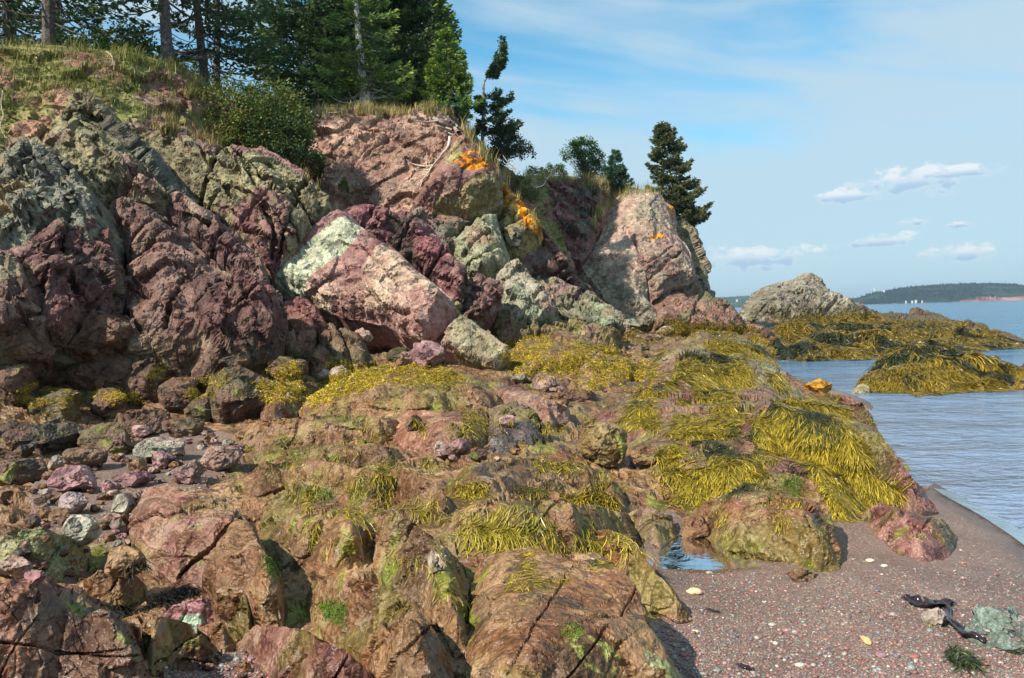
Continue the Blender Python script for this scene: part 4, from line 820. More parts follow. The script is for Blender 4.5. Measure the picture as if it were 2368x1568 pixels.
def spruce_mesh(H, R, bare, seed, dens=1., dead=.3, cols=(NG, NL), shape=1., lean=None, sides=None, tr=.018, trcol=(.19, .165, .14), sprig=.13, droop=.25, crown0=None):
    rs = np.random.RandomState(seed); T = Acc(); Cn = Acc()
    t = np.linspace(0, 1, 26); ax_ = np.stack([.012*H*np.sin(t*5+seed), .012*H*np.cos(t*4+seed)-.012*H, t*H], 1)
    if lean is not None: ax_ = catm(lean, 26)
    ra = tr*H*(1-t)**.8+.006+.5*tr*H*np.exp(-t*30)
    V, F = tube(ax_, ra, 9, seed, .12); T.add(V, F, trcol)
    tt = np.linspace(0, 1, 26); axp = lambda h: np.array([np.interp(h, tt, ax_[:, k]) for k in range(3)])
    h = .05; dz = .16/dens/H; LP, LD, LL, LC = [], [], [], []
    while h < 1:
        n = max(2, int(rs.randint(3, 6)))
        for _ in range(n):
            a = rs.uniform(0, 2*math.pi); hh = h+rs.uniform(-.5, .5)*dz
            if hh >= .995 or hh < .02: continue
            k = (1-hh)**shape
            live = hh > bare*rs.uniform(.75, 1.25)
            L = R*k*rs.uniform(.62, 1.12)+.05
            if crown0: L *= min(1, .35+ (hh-bare)*crown0) if live else 1
            if sides is not None: L *= sides(a, hh)
            if not live:
                if rs.rand() > dead: continue
                L *= rs.uniform(.3, .85)
            if L < .05: continue
            p0 = axp(hh); s_ = np.linspace(0, 1, 7)
            di = np.array([math.cos(a), math.sin(a), 0]); dr = droop*rs.uniform(.5, 1.4)*(1-hh*.8)
            rise = .55*smooth(.6, 1., hh)
            pts = p0+di*s_[:, None]*L+np.array([0, 0, 1])*((-dr*np.sin(s_*2.3)+.18*s_**3+rise*s_)*L)[:, None]
            side = np.array([-di[1], di[0], 0]); pts = pts+side*(s_**2*L*rs.uniform(-.15, .15))[:, None]
            V, F = tube(pts, np.linspace(max(.012, L*.014), .004, 7), 4); T.add(V, F, np.array(trcol)*(1.1 if not live else .6))
            if live:
                m_ = int(L/sprig*5.5*dens)+3; u = rs.uniform(.16, 1., m_)**.85
                P = np.stack([np.interp(u, s_, pts[:, k_]) for k_ in range(3)], 1)
                sg = rs.choice([-1, 1], m_); w = .36*L*(1-u)**.6*rs.uniform(0, 1, m_)**.8+.02
                fw = di*.75+0*P; P2 = P+side*(sg*w)[:, None]+di*(w*.55)[:, None]; P2[:, 2] -= w*.18+rs.uniform(-.02, .03, m_)
                d = di*.9+side[None]*sg[:, None]*rs.uniform(.1, .9, m_)[:, None]; d = d+rs.normal(size=(m_, 3))*.32; d[:, 2] -= .02
                for rep in range(2):
                    LP.append(P2+rs.normal(size=P2.shape)*.022); LD.append(d+rs.normal(size=d.shape)*.25); LL.append(sprig*rs.uniform(.7, 1.3, m_))
                    tip = smooth(.35, 1, u)[:, None]*rs.uniform(.2, 1, (m_, 1)); b_ = rs.uniform(1.1, 1.9)
                    LC.append((np.asarray(cols[0])*(1-tip)+np.asarray(cols[1])*tip)*b_)
        h += dz
    if LP:
        P = np.concatenate(LP); V, F, c = leaves(P, np.concatenate(LD), np.concatenate(LL), np.concatenate(LL)*.36, seed+1, np.concatenate(LC)); Cn.add(V, F, c)
    return T, Cn
def tree(name, label, base, TC, cat='tree', rot=0., sc=1., group=None, matf=None):
    T, Cn = TC
    e = empty(name, base, label, cat, group); e.rotation_euler = (0, 0, rot); e.scale = (sc,)*3
    T.obj('trunk', M_BARK, e); Cn.obj('crown', matf or M_NEEDLE, e)
    return e
def dup(root, loc, rz, sc, label):
    r = root.copy(); COL.objects.link(r); r.location = loc; r.rotation_euler = (0, 0, rz); r.scale = (sc,)*3; r['label'] = label
    for ch in list(root.children):
        c = ch.copy(); COL.objects.link(c); c.parent = r
    return r
def bat(vx, vy, Y):
    p = at(vx, vy, Y); q = bdown(p[0], p[1]); return Vector((p[0], p[1], (q.z if q else p[2])-.05))
def footY(vx, Y):   # plateau point seen under image column vx at distance Y
    p = at(vx, 700, Y); q = bdown(p[0], p[1]); return Vector((p[0], p[1], (q.z if q else 7.5)-.05))
FG = 'dark spruces of the cliff-top wood'
tA = tree('spruce_tree', 'dark spruce whose thick shaded trunk stands alone, third trunk from the left', footY(402, 19.3), spruce_mesh(10, 2.3, .16, 1, .6, .7, (C(.025, .05, .02), C(.06, .10, .025)), .6, tr=.0125, trcol=(.12, .10, .09), sprig=.17), group=FG)
tB = tree('spruce_tree', 'dark spruce with a bare lower trunk just above the middle of the large bush', footY(492, 21.5), spruce_mesh(9.5, 2.2, .13, 2, .6, .8, (C(.025, .05, .02), C(.06, .10, .028)), .6, tr=.012, trcol=(.09, .075, .065), sprig=.17), group=FG)
tC = tree('spruce_tree', 'dense dark green spruce filling the background behind the tall grey trunk', footY(760, 27), spruce_mesh(9.5, 2.4, .05, 3, 1.0, .7, (C(.030, .062, .022), C(.085, .13, .032)), .75, tr=.012, trcol=(.09, .075, .065), sprig=.18, crown0=3), group=FG)
more = [(tA, 122, 18.3, 1.1, 1.05, 'dark spruce with a thick sunlit trunk base near the top left corner'), (tB, 25, 19.2, 2.3, 1., 'dark spruce at the far top left corner of the wood'),
        (tB, 532, 24, 4., 1., 'dark spruce with thin trunk, just right of the bare trunk over the large bush'), (tC, 860, 25.6, 3.3, 1.05, 'dense dark spruce directly behind the tall grey trunk'), (tC, 935, 27, 1.4, 1.05, 'dense dark spruce between the tall grey trunk and the small lit spruce'),
        (tC, 700, 31, 2.2, 1.15, 'dense dark spruce deep in the wood, left of the tall grey trunk'), (tC, 905, 34, .4, 1.3, 'dense dark spruce deep in the wood, right of the tall grey trunk'),
        (tA, 170, 24, 3.9, 1., 'dark spruce behind the top left trunk, crown against the small patch of sky'), (tB, 60, 26, .7, 1.2, 'tall dark spruce deep behind the top left corner'), (tC, 810, 37, 1.1, 1.3, 'tall dense spruce farthest back behind the tall grey trunk')]
for src, vx, Y, rz, s_, lb in more: dup(src, footY(vx, Y), rz, s_, lb)
tree('spruce_tree', 'tall dense spruce ending the wood on the right against open sky', footY(1000, 26.3), spruce_mesh(6.6, 1.75, .02, 4, 1.5, .5, (C(.04, .08, .025), C(.11, .16, .035)), .85, tr=.016, sprig=.15), group=FG)
lt = tree('spruce_tree', 'tall spruce with a pale grey sunlit trunk standing at the cliff edge', bat(848, 252, 22.6)+Vector((0, 0, .02)),
     spruce_mesh(7.2, 1.8, .25, 5, 1.2, 1.2, (C(.06, .11, .025), C(.17, .23, .04)), .5, lean=[(0, 0, 0), (-.05, 0, .5), (-.12, 0, 1.2), (-.19, .05, 2.4), (-.28, .1, 4.4), (-.3, .1, 7.2)], tr=.022, trcol=(.58, .53, .46), sprig=.13, sides=lambda a, h: .45 if math.sin(a) < -.35 else 1.))
tree('spruce_tree', 'small bright green spruce with a yellowish top at the cliff edge', bat(1040, 262, 23.2), spruce_mesh(2.35, .95, .06, 6, 1.9, .3, (C(.06, .13, .025), C(.17, .21, .03)), .75, tr=.014, sprig=.10))
b0 = at(1115, 345, 26.5)
ck = [at(1115, 345, 26.5)-b0, at(1117, 290, 26.5)-b0, at(1119, 240, 26.5)-b0, at(1119, 192, 26.5)-b0, at(1136, 168, 26.5)-b0, at(1150, 140, 26.5)-b0, at(1158, 88, 26.5)-b0]
tree('spruce_tree', 'crooked wind-bent spruce with a bare kinked trunk and one-sided branches', Vector(b0), spruce_mesh(3.7, 1.25, .06, 7, 2.6, .4, (C(.03, .06, .022), C(.07, .10, .03)), .4, lean=ck, sides=lambda a, h: (0. if .40 < h < .62 or h < .12 or .22 < h < .27 else 1)*(.85 if math.cos(a) > .1 else .2)*(1.1 if h < .5 else .45), tr=.015, trcol=(.30, .27, .24), sprig=.10))
tree('spruce_tree', 'lone spruce leaning over the seaward edge of the right-hand headland', Vector(at(1556, 505, 34.6)), spruce_mesh(4.0, 1.6, .02, 8, 2.3, .4, (C(.03, .055, .025), C(.12, .11, .035)), .8, sides=lambda a, h: 1.1 if math.cos(a) > 0 else .95, tr=.013, sprig=.12, lean=[(0, 0, 0), (.02, 0, .8), (-.08, 0, 2.), (-.3, 0, 3.2), (-.42, 0, 4.0)]))
rt = Acc_l = spruce_mesh(1.4, 1.0, 0, 88, 2.2, 0, (C(.03, .055, .025), C(.07, .09, .03)), .9, sides=lambda a, h: 1 if math.cos(a) > .3 else .1, lean=[(0, 0, 0), (.25, 0, -.5), (.6, 0, -1.0)], tr=.01, sprig=.12)
e_ = [o for o in COL.objects if o.get('label', '').startswith('lone spruce')][0]
o = rt[1].obj('hanging_bough', M_NEEDLE, e_)
tree('spruce_tree', 'small blue-green spruce beside the round green tree on the skyline', Vector(at(1424, 428, 35)), spruce_mesh(1.5, .68, .02, 9, 2.2, .3, (NBL, C(.05, .10, .045)), .85, tr=.014, sprig=.10))
print('spruces', time.time()-T0)

def broad(name, label, base, blobs, nleaf, leafs, cols, seed, stems=6, cat='tree', stemcol=(.15, .12, .09), group=None):
    """blobs: (x,y,z,rx,ry,rz) crown masses in metres from the base; leaves fill each one unevenly"""
    rs = np.random.RandomState(seed); T = Acc(); L = Acc(); P, D = [], []
    tot = sum(b[3]*b[5] for b in blobs)
    for b in blobs:
        n = int(nleaf*b[3]*b[5]/tot); c = np.array(b[:3]); r = np.array(b[3:])
        k = max(5, n//45); cen = rs.normal(size=(k, 3)); cen /= np.linalg.norm(cen, axis=1)[:, None]; cen *= rs.uniform(.35, 1., (k, 1))**.6
        cen = c+cen*r
        for q in cen: 
            m_ = n//k; s = rs.normal(size=(m_, 3))*.17*r.mean()*rs.uniform(.6, 1.4); P.append(q+s); D.append(s/(r.mean()*.3)+rs.normal(size=(m_, 3))*.6+(q-c)/r.mean()*.5)
            if rs.rand() < .5 and k < 400:
                s0 = c*[.2, .2, .1]; mid = (s0+q)/2+rs.normal(size=3)*.08*r.mean()
                V, F = tube(catm([s0, mid, q], 6), np.linspace(.012, .003, 6)*(.6+r.mean()), 4); T.add(V, F, stemcol)
    for i in range(stems):
        b = blobs[i % len(blobs)]; q = np.array(b[:3])+rs.normal(size=3)*.25*np.array(b[3:])
        V, F = tube(catm([rs.normal(size=3)*[.08, .08, 0], q*[.4, .4, .5]+rs.normal(size=3)*.06, q], 9), np.linspace(.035, .008, 9)*(.5+b[3]), 5); T.add(V, F, stemcol)
    P = np.concatenate(P); D = np.concatenate(D); n = len(P)
    ci = rs.choice(len(cols), n); cc = np.array(cols)[ci]*rs.uniform(.7, 1.3, (n, 1))
    V, F, c = leaves(P, D, rs.uniform(.7, 1.3, n)*leafs, rs.uniform(.45, .7, n)*leafs, seed+2, cc); L.add(V, F, c)
    e = empty(name, base, label, cat, group); T.obj('trunk' if cat == 'tree' else 'stems', M_BARK, e); L.obj('crown', M_LEAF, e); return e
BL = [C(.08, .13, .022), C(.12, .17, .03), C(.055, .10, .02), C(.22, .18, .04)]
broad('leafy_bush', 'large rounded leafy bush with reddish twigs hanging over the cliff edge', bat(560, 300, 18.6), [(-1.05, 0, .6, .65, .6, .7), (-.3, -.1, .85, .8, .7, .75), (.5, 0, .85, .75, .7, .7), (1.25, 0, .5, .4, .4, .6), (.0, -.4, .1, 1., .5, .5), (.85, 0, .1, .55, .5, .55), (.6, -.3, -.45, .6, .4, .5), (1.15, 0, .7, .3, .3, .6)], 17000, .075, BL, 31, 12, 'bush', (.2, .14, .11))
GS = [C(.07, .15, .015), C(.10, .18, .02), C(.05, .11, .015)]
broad('green_shrub', 'bright green shrub under the dark spruces near the top left', footY(255, 19.5), [(-.6, 0, .5, .6, .5, .5), (.2, 0, .45, .6, .5, .55), (.9, .2, .35, .6, .5, .45), (1.3, .3, .3, .5, .4, .4), (.4, .5, 1., .6, .5, .6)], 8000, .075, GS, 32, 8, 'shrub')
broad('round_tree', 'round bright green broadleaf tree on the skyline between the headlands', Vector(at(1352, 420, 33.5)), [(0, 0, 1.35, .62, .5, .42), (-.55, 0, 1.1, .4, .4, .25), (.55, 0, .95, .4, .4, .45), (.1, 0, .65, .5, .4, .4), (-.1, 0, 1.6, .4, .3, .25), (.35, 0, .35, .4, .3, .35)], 6500, .075, [C(.05, .13, .018), C(.07, .16, .02), C(.035, .09, .018)], 33, 6)
broad('dark_bush', 'dark wispy bush hanging below the crooked spruce at the edge', Vector(at(1165, 360, 26.2)), [(0, 0, .4, .45, .4, .5), (.4, 0, .25, .4, .4, .35), (-.25, 0, .0, .4, .3, .4), (.2, 0, .85, .3, .3, .3), (.75, 0, .1, .25, .2, .2), (-.1, 0, 1.2, .2, .2, .2)], 5500, .07, [C(.03, .055, .02), C(.06, .08, .02), C(.04, .06, .025)], 34, 10, 'bush', (.2, .18, .16))
broad('green_shrub', 'low green shrub beneath the tall grey trunk, left of it', footY(770, 24.6), [(-.3, 0, .3, .6, .4, .35), (.4, 0, .25, .6, .4, .3)], 3000, .07, [C(.05, .1, .018), C(.08, .13, .02)], 35, 5, 'shrub')
broad('green_shrub', 'row of low green shrubs on the skyline left of the round tree', Vector(at(1262, 402, 33.5)), [(-.5, 0, .1, .35, .3, .2), (.1, 0, .15, .3, .3, .25), (.6, 0, .15, .3, .3, .28)], 2600, .06, [C(.05, .11, .018), C(.08, .14, .02)], 36, 5, 'shrub')
broad('small_shrub', 'small green shrub growing in the rock gully left of the pink-brown cliff face', Vector(at(730, 375, 19.6)), [(0, 0, 0, .25, .2, .22)], 700, .06, GS, 37, 3, 'shrub')
broad('hanging_shrub', 'dark green shrub hanging in the shaded gully under the large bush', Vector(at(640, 320, 18.2)), [(-.2, 0, .2, .6, .4, .5), (.3, 0, -.1, .5, .4, .5)], 5000, .07, [C(.04, .07, .018), C(.06, .10, .02)], 38, 5, 'shrub')
broad('small_shrub', 'tiny green plant on the brown cliff foot below the pink-brown face', Vector(at(795, 435, 19.)), [(0, 0, 0, .12, .1, .16)], 260, .05, GS, 39, 3, 'plant')
broad('small_shrub', 'small yellow-green shrub on the grassy edge below the dark wispy bush', Vector(at(1195, 432, 25.2)), [(0, 0, .1, .4, .3, .25), (.4, 0, -.25, .4, .3, .25)], 2500, .05, [C(.14, .15, .03), C(.1, .12, .025), C(.2, .16, .05)], 40, 5, 'shrub')
print('bushes', time.time()-T0)

# ---------------- grass
def grass(label, regions, n, h, cols, seed, lean=(.25, 0), bv=None, dark=None, wdt=.012):
    rs = np.random.RandomState(seed); A = Acc(); Q = []; area = []
    for q in regions: q = np.array(q); area.append((q.max(0)-q.min(0)).prod())
    for q, a in zip(regions, area):
        q = np.array(q, float); lo, hi = q.min(0), q.max(0); m_ = int(n*a/sum(area)); p = rs.uniform(lo, hi, (m_*2, 2)); p = p[inpoly(p, q.tolist())][:m_]
        nz = fbm(np.concatenate([p/22., 0*p[:, :1]], 1), 1., 3, seed)
        for v in p[nz > -.22]:
            r, _n = hit(v[0], v[1], bv)
            if r is not None: Q.append((r.x, r.y, r.z))
    if not Q: return
    Q = np.array(Q); m_ = len(Q); Q = Q+rs.normal(size=Q.shape)*[.03, .06, 0]
    H = h*rs.uniform(.5, 1.25, m_)*(1+.4*fbm(Q, .5, 3, seed+3)); az = rs.uniform(0, 6.28, m_)
    d = np.stack([np.cos(az)*.3+lean[0], np.sin(az)*.3+lean[1], 1+0*az], 1); s = np.stack([np.sin(az+rs.uniform(-1, 1, m_)), np.cos(az), 0*az], 1)
    wv = wdt*rs.uniform(.7, 1.4, m_)[:, None]
    b = Q-[0, 0, .03]; mid = b+d*H[:, None]*[.35, .35, .55]; tip = b+d*H[:, None]*[1.1, 1.1, .95]
    V = np.stack([b-s*wv/2, b+s*wv/2, mid+s*wv*.4, mid-s*wv*.4, tip], 1).reshape(-1, 3); k = np.arange(m_)[:, None]*5
    cc = np.array(cols)[rs.choice(len(cols), m_)]*rs.uniform(.75, 1.25, (m_, 1)); cc = np.repeat(cc, 5, 0)
    o = meshobj('grass', V, [np.concatenate([k+0, k+1, k+2, k+3], 1), np.concatenate([k+3, k+2, k+4], 1)], M_GRASS, cc); tag(o, label, 'grass', None, 'stuff')
STR_ = [C(.42, .33, .13), C(.36, .30, .12), C(.48, .38, .17), C(.22, .23, .06)]; GRN = [C(.12, .16, .03), C(.16, .19, .04), C(.28, .25, .09), C(.09, .13, .025)]
grass('straw-coloured tall grass fringing the cliff top under the grey trunk', [[(700, 240), (1050, 235), (1060, 266), (690, 270)]], 5200, .27, STR_, 51, (.12, 0), None)
grass('straw-coloured grass strip running down the cliff edge below the small lit spruce', [[(1058, 275), (1085, 290), (1150, 380), (1200, 420), (1250, 500), (1235, 520), (1160, 410), (1090, 345)]], 5200, .36, STR_, 52, (.1, 0))
grass('pale grass on the saddle and the slope between the headlands', [[(1205, 405), (1290, 385), (1400, 420), (1500, 440), (1540, 455), (1480, 450), (1440, 460), (1400, 500), (1370, 545), (1365, 500), (1395, 450), (1300, 420), (1220, 430)]], 6500, .38, STR_+[GRN[0]], 53, (.1, 0))
grass('green and straw grass clumps on the earth bank at the top left', [[(0, 80), (130, 85), (250, 130), (390, 150), (420, 250), (410, 320), (330, 290), (250, 230), (150, 210), (60, 240), (0, 280)]], 6000, .13, GRN+[STR_[0]], 54, (.12, -.1))
grass('grass and low weeds along the top edge of the bank under the dark trunks', [[(0, 60), (130, 70), (260, 110), (420, 150), (430, 175), (300, 150), (150, 110), (0, 110)], [(420, 160), (700, 225), (700, 262), (430, 230)]], 6000, .3, GRN+STR_[:1], 55, (.1, 0))
grass('dry brown grass in the gully left of the pink-brown cliff face', [[(690, 330), (740, 400), (755, 440), (720, 430), (690, 400)], [(330, 250), (400, 260), (420, 310), (350, 300)], [(420, 280), (520, 300), (520, 340), (440, 320)]], 2200, .2, [C(.28, .2, .09), C(.2, .15, .06), STR_[1]], 56, (.1, -.1))
print('grass', time.time()-T0)
# ---------------- seaweed: thin strands draped over the rock, following a combing direction
def weed(label, regions, n, length, width, cols, seed, flow=(.5, -.6), swirl=1.2, segs=5, lift=.02, thr=-.3, dark=.3, name='rockweed'):
    rs = np.random.RandomState(seed); area = [np.ptp(np.array(q), 0).prod() for q in regions]; Vs = []; Cs = []
    for q, a in zip(regions, area):
        q = np.array(q, float); lo, hi = q.min(0), q.max(0); m_ = int(n*a/sum(area)); p = rs.uniform(lo, hi, (m_*2, 2)); p = p[inpoly(p, q.tolist())][:m_]
        if not len(p): continue
        nz = fbm(np.concatenate([p/45., 0*p[:, :1]], 1), 1., 4, seed); p = p[nz > thr]
        roots = []
        for v in p:
            r, nn_ = hit(v[0], v[1])
            if r is not None and r.z > SEA-.03: roots.append((r.x, r.y, r.z))
        if not roots: continue
        Rt_ = np.array(roots); ang_ = 1.5*swirl*fbm(Rt_*[1, .6, 1], .7+.02*length*100*.3, 3, seed+4)+rs.normal(size=len(Rt_))*.5
        bc = fbm(Rt_*[1, .6, 1], .9, 4, seed+7); clump = .5+.5*fbm(Rt_*[1, .5, 1], .5, 3, seed+8)
        for i, r in enumerate(Rt_):
            ca, sa = math.cos(ang_[i]), math.sin(ang_[i]); d = np.array([flow[0]*ca-flow[1]*sa, flow[0]*sa+flow[1]*ca])
            d /= np.hypot(*d)+1e-9; L = length*rs.uniform(.5, 1.3); st = L/segs; p_ = np.array(r); pts = []; curl = rs.uniform(-.4, .4); hb = lift*(.4+1.6*clump[i])*rs.uniform(.3, 1.3)
            for k in range(segs+1):
                g_ = down(p_[0], p_[1], p_[2], .25); 
                z = (g_.z if g_ is not None else p_[2]-.1); z = max(z, SEA-.005)
                if k and z < pts[-1][2]-st*1.3: z = pts[-1][2]-st*1.1
                if k and z > pts[-1][2]+st*.9: z = pts[-1][2]+st*.5
                pts.append((p_[0], p_[1], z+hb*math.sin(min(1, (k+.6)/segs)*2.7)))
                ca, sa = math.cos(curl), math.sin(curl); d = np.array([d[0]*ca-d[1]*sa, d[0]*sa+d[1]*ca])
                p_ = np.array([p_[0]+d[0]*st, p_[1]+d[1]*st, z])
            Vs.append(pts); dk = bc[i] > dark+rs.uniform(-.08, .08)
            Cs.append((cols[-1] if dk else cols[rs.randint(len(cols)-1)])*rs.uniform(.65, 1.35))
    P = np.array(Vs); m_, k_ = P.shape[:2]; T_ = np.gradient(P, axis=1); S = np.cross(T_, [0, 0, 1.]); S += rs.normal(size=(m_, 1, 3))*.35*np.linalg.norm(S, axis=2).mean(); S /= np.linalg.norm(S, axis=2)[:, :, None]+1e-9
    w = width*rs.uniform(.6, 1.4, (m_, 1, 1))*np.array([.6]+[1]*(k_-2)+[.45])[None, :, None]
    V = np.stack([P-S*w/2, P+S*w/2], 2).reshape(-1, 3); b = (np.arange(m_)[:, None]*k_+np.arange(k_-1)[None]).reshape(-1, 1)*2
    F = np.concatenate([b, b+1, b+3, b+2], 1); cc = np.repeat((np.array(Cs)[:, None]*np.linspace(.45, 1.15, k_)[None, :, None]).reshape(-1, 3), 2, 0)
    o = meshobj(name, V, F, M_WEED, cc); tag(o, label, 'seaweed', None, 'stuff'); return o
YW = [C(.38, .265, .02), C(.25, .185, .016), C(.50, .37, .032), C(.15, .13, .018), C(.05, .055, .018)]
YR = [C(.30, .20, .018), C(.22, .15, .015), C(.36, .25, .025), C(.15, .11, .014), C(.04, .045, .015)]
weed('thick yellow and dark green weed mat over the long rock ridge beside the water', [[(1360, 975), (1420, 930), (1470, 900), (1560, 888), (1640, 905), (1740, 895), (1800, 925), (1940, 912), (1950, 950), (1975, 1010), (1985, 1060), (2000, 1100), (1940, 1110), (1920, 1120), (1860, 1050), (1790, 1060), (1700, 1090), (1600, 1105), (1530, 1100), (1510, 1060), (1560, 1020), (1450, 980)]], 66000, .16, .0048, YW, 61, (.6, -.75), 2.6, 4, .012, -.08, .06)
weed('yellow weed tongues hanging down the front of the long rock ridge', [[(1490, 1140), (1560, 1090), (1660, 1080), (1800, 1070), (1780, 1110), (1640, 1150), (1520, 1160)], [(1860, 1070), (1990, 1080), (2070, 1130), (2000, 1150), (1960, 1185), (1920, 1170)]], 14000, .17, .005, YW, 62, (.3, -1.), 1.6, 5, .014, -.12, .2)
weed('yellow weed trailing over the grey-brown hump below the headland', [[(1480, 860), (1540, 800), (1640, 765), (1760, 770), (1800, 830), (1840, 890), (1780, 905), (1700, 890), (1600, 890), (1500, 890)]], 22000, .24, .008, YW, 63, (.5, -.8), 2.4, 4, .014, -.04, .22)
weed('golden weed blanket covering the long low reef', [[(1790, 770), (1840, 742), (1960, 735), (2100, 742), (2240, 752), (2345, 788), (2390, 805), (2390, 830), (2200, 837), (2000, 833), (1860, 836), (1800, 815)]], 34000, .55, .026, YR, 64, (.8, -.5), 2.4, 4, .06, -.4, .16)
weed('golden weed draped over the hump in the water', [[(1985, 880), (2020, 850), (2060, 815), (2110, 803), (2170, 810), (2230, 833), (2300, 848), (2390, 850), (2390, 922), (2200, 928), (2120, 925), (2040, 908)]], 28000, .34, .014, YR, 65, (.5, -.9), 2.2, 4, .035, -.35, .2)
weed('long twisted yellow weed strand draped across the brown shelf', [[(885, 1168), (960, 1176), (1000, 1190), (1060, 1212), (1180, 1218), (1240, 1232), (1190, 1245), (1110, 1250), (1050, 1232), (990, 1205), (930, 1184)], [(1300, 1225), (1450, 1255), (1470, 1280), (1380, 1265)], [(760, 1185), (830, 1170), (870, 1185), (800, 1205)]], 1500, .17, .0042, [C(.42, .33, .03), C(.32, .25, .025), C(.48, .38, .05), C(.2, .17, .03)], 66, (1., -.35), .5, 6, .015, -.9, .5)
weed('scattered small tufts of yellow weed on the middle rocks', [[(1300, 1140), (1440, 1150), (1430, 1180), (1310, 1160)], [(700, 1140), (730, 1140), (745, 1185), (715, 1180)], [(1200, 1060), (1340, 1070), (1320, 1095), (1210, 1085)], [(1060, 950), (1120, 940), (1120, 1000), (1070, 1010)], [(1260, 970), (1300, 990), (1290, 1010), (1255, 990)], [(950, 975), (985, 1000), (965, 1015)], [(1040, 1130), (1120, 1110), (1120, 1140), (1050, 1150)], [(850, 1075), (930, 1080), (920, 1100), (860, 1100)]], 2400, .10, .0048, YW, 67, (.7, -.7), 2., 5, .015, -.3, .4)
weed('thin patches of olive-yellow weed spread over the middle of the shore', [[(1300, 900), (1500, 880), (1480, 960), (1340, 985)], [(690, 950), (1160, 940), (1300, 1000), (1440, 1060), (1440, 1180), (1100, 1170), (700, 1160), (560, 1060)], [(700, 1180), (1050, 1180), (1440, 1200), (1440, 1300), (1090, 1400), (870, 1310), (700, 1250)], [(1480, 950), (1560, 1000), (1540, 1140), (1460, 1100)], [(1640, 1180), (1900, 1130), (1930, 1240), (1700, 1240)]], 13000, .065, .0045, YW, 70, (.6, -.7), 3., 4, .004, .17, .5)
def wrack(label, regions, n, size, seed, cols, thr=-.05, name='bladder_wrack'):
    """short forked fronds lying over the rock, in drooping clumps"""
    rs = np.random.RandomState(seed); area = [np.ptp(np.array(q), 0).prod() for q in regions]; Q = []
    for q, a in zip(regions, area):
        q = np.array(q, float); lo, hi = q.min(0)-12, q.max(0)+8; m_ = int(n*a/sum(area)); p = rs.uniform(lo, hi, (m_*3, 2)); p = p[inpoly(p+rs.normal(size=p.shape)*9, q.tolist())][:m_]
        nz = fbm(np.concatenate([p/[30., 13.], 0*p[:, :1]], 1), 1., 5, seed, .65); p = p[nz > thr]
        for v in p:
            r, _n = hit(v[0], v[1])
            if r is not None: Q.append((r.x, r.y, r.z, _n.x, _n.y, _n.z))
    Q = np.array(Q); nn = Q[:, 3:]; Q = Q[:, :3]; m0 = len(Q); s0 = size*(.7+.3*Q[:, 1]/9)
    az = rs.uniform(0, 6.28, m0); T1 = np.stack([np.cos(az), np.sin(az), 0*az], 1); T1 -= nn*(T1*nn).sum(1)[:, None]; T1[:, 2] -= .25; T1 /= np.linalg.norm(T1, axis=1)[:, None]; T2 = np.cross(nn, T1)
    cb = np.array(cols)[rs.choice(len(cols), m0)]*(.85+.5*fbm(Q, .35, 3, seed+1)[:, None])*rs.uniform(.75, 1.2, (m0, 1)); VV, CCc = [], []
    Ps, Ds, Ls, Cc = [], [], [], []
    for k, (u, v, f_, l_) in enumerate([(0, 0, 0, 1.), (.8, .1, .55, .8), (.8, -.1, -.55, .8), (1.5, .5, .9, .6), (1.5, -.5, -.9, .6), (1.5, .1, .2, .65)]):
        P_ = Q+T1*(u*s0)[:, None]+T2*(v*s0)[:, None]+nn*(s0*rs.uniform(.1, .55, m0))[:, None]
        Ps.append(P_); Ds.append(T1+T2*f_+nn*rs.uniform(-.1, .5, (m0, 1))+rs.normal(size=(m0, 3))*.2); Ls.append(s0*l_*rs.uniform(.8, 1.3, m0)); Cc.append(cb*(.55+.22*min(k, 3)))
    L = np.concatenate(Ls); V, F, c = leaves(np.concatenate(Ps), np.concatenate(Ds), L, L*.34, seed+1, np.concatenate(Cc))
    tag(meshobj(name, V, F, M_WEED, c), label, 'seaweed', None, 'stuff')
WY = [C(.70, .48, .025), C(.54, .38, .02), C(.80, .58, .04), C(.22, .16, .014)]
wrack('line of bright yellow wrack tufts across the dark boulders on the left', [[(30, 900), (90, 892), (130, 905), (170, 900), (160, 930), (60, 935)], [(200, 895), (340, 905), (360, 920), (260, 930)], [(340, 850), (380, 850), (370, 880), (345, 880)], [(430, 880), (475, 880), (480, 920), (430, 925)], [(475, 865), (520, 862), (520, 890), (480, 905)], [(80, 935), (120, 935), (110, 955)]], 2400, .022, 71, WY, -.02)
wrack('yellow wrack patches on and around the small dark rock and the domed shelf', [[(600, 890), (660, 880), (720, 885), (700, 920), (620, 925)], [(705, 925), (760, 885), (830, 868), (860, 880), (800, 905), (740, 930)], [(740, 880), (830, 855), (900, 845), (990, 850), (1070, 865), (1070, 885), (960, 880), (880, 880), (800, 900)], [(610, 845), (690, 838), (690, 860), (620, 865)], [(750, 835), (820, 835), (810, 850), (760, 850)]], 9000, .028, 72, WY, -.2)
wrack('broad sheet of yellow wrack right of the leaning pink block', [[(1180, 790), (1225, 782), (1280, 785), (1240, 830), (1210, 860), (1170, 860)], [(1230, 845), (1300, 820), (1390, 800), (1440, 815), (1440, 870), (1370, 850), (1290, 860), (1220, 870)], [(1330, 870), (1400, 865), (1400, 900), (1340, 900)], [(1300, 790), (1370, 800), (1330, 812)], [(1430, 830), (1520, 850), (1500, 900), (1440, 890)]], 9500, .03, 73, WY, -.16)
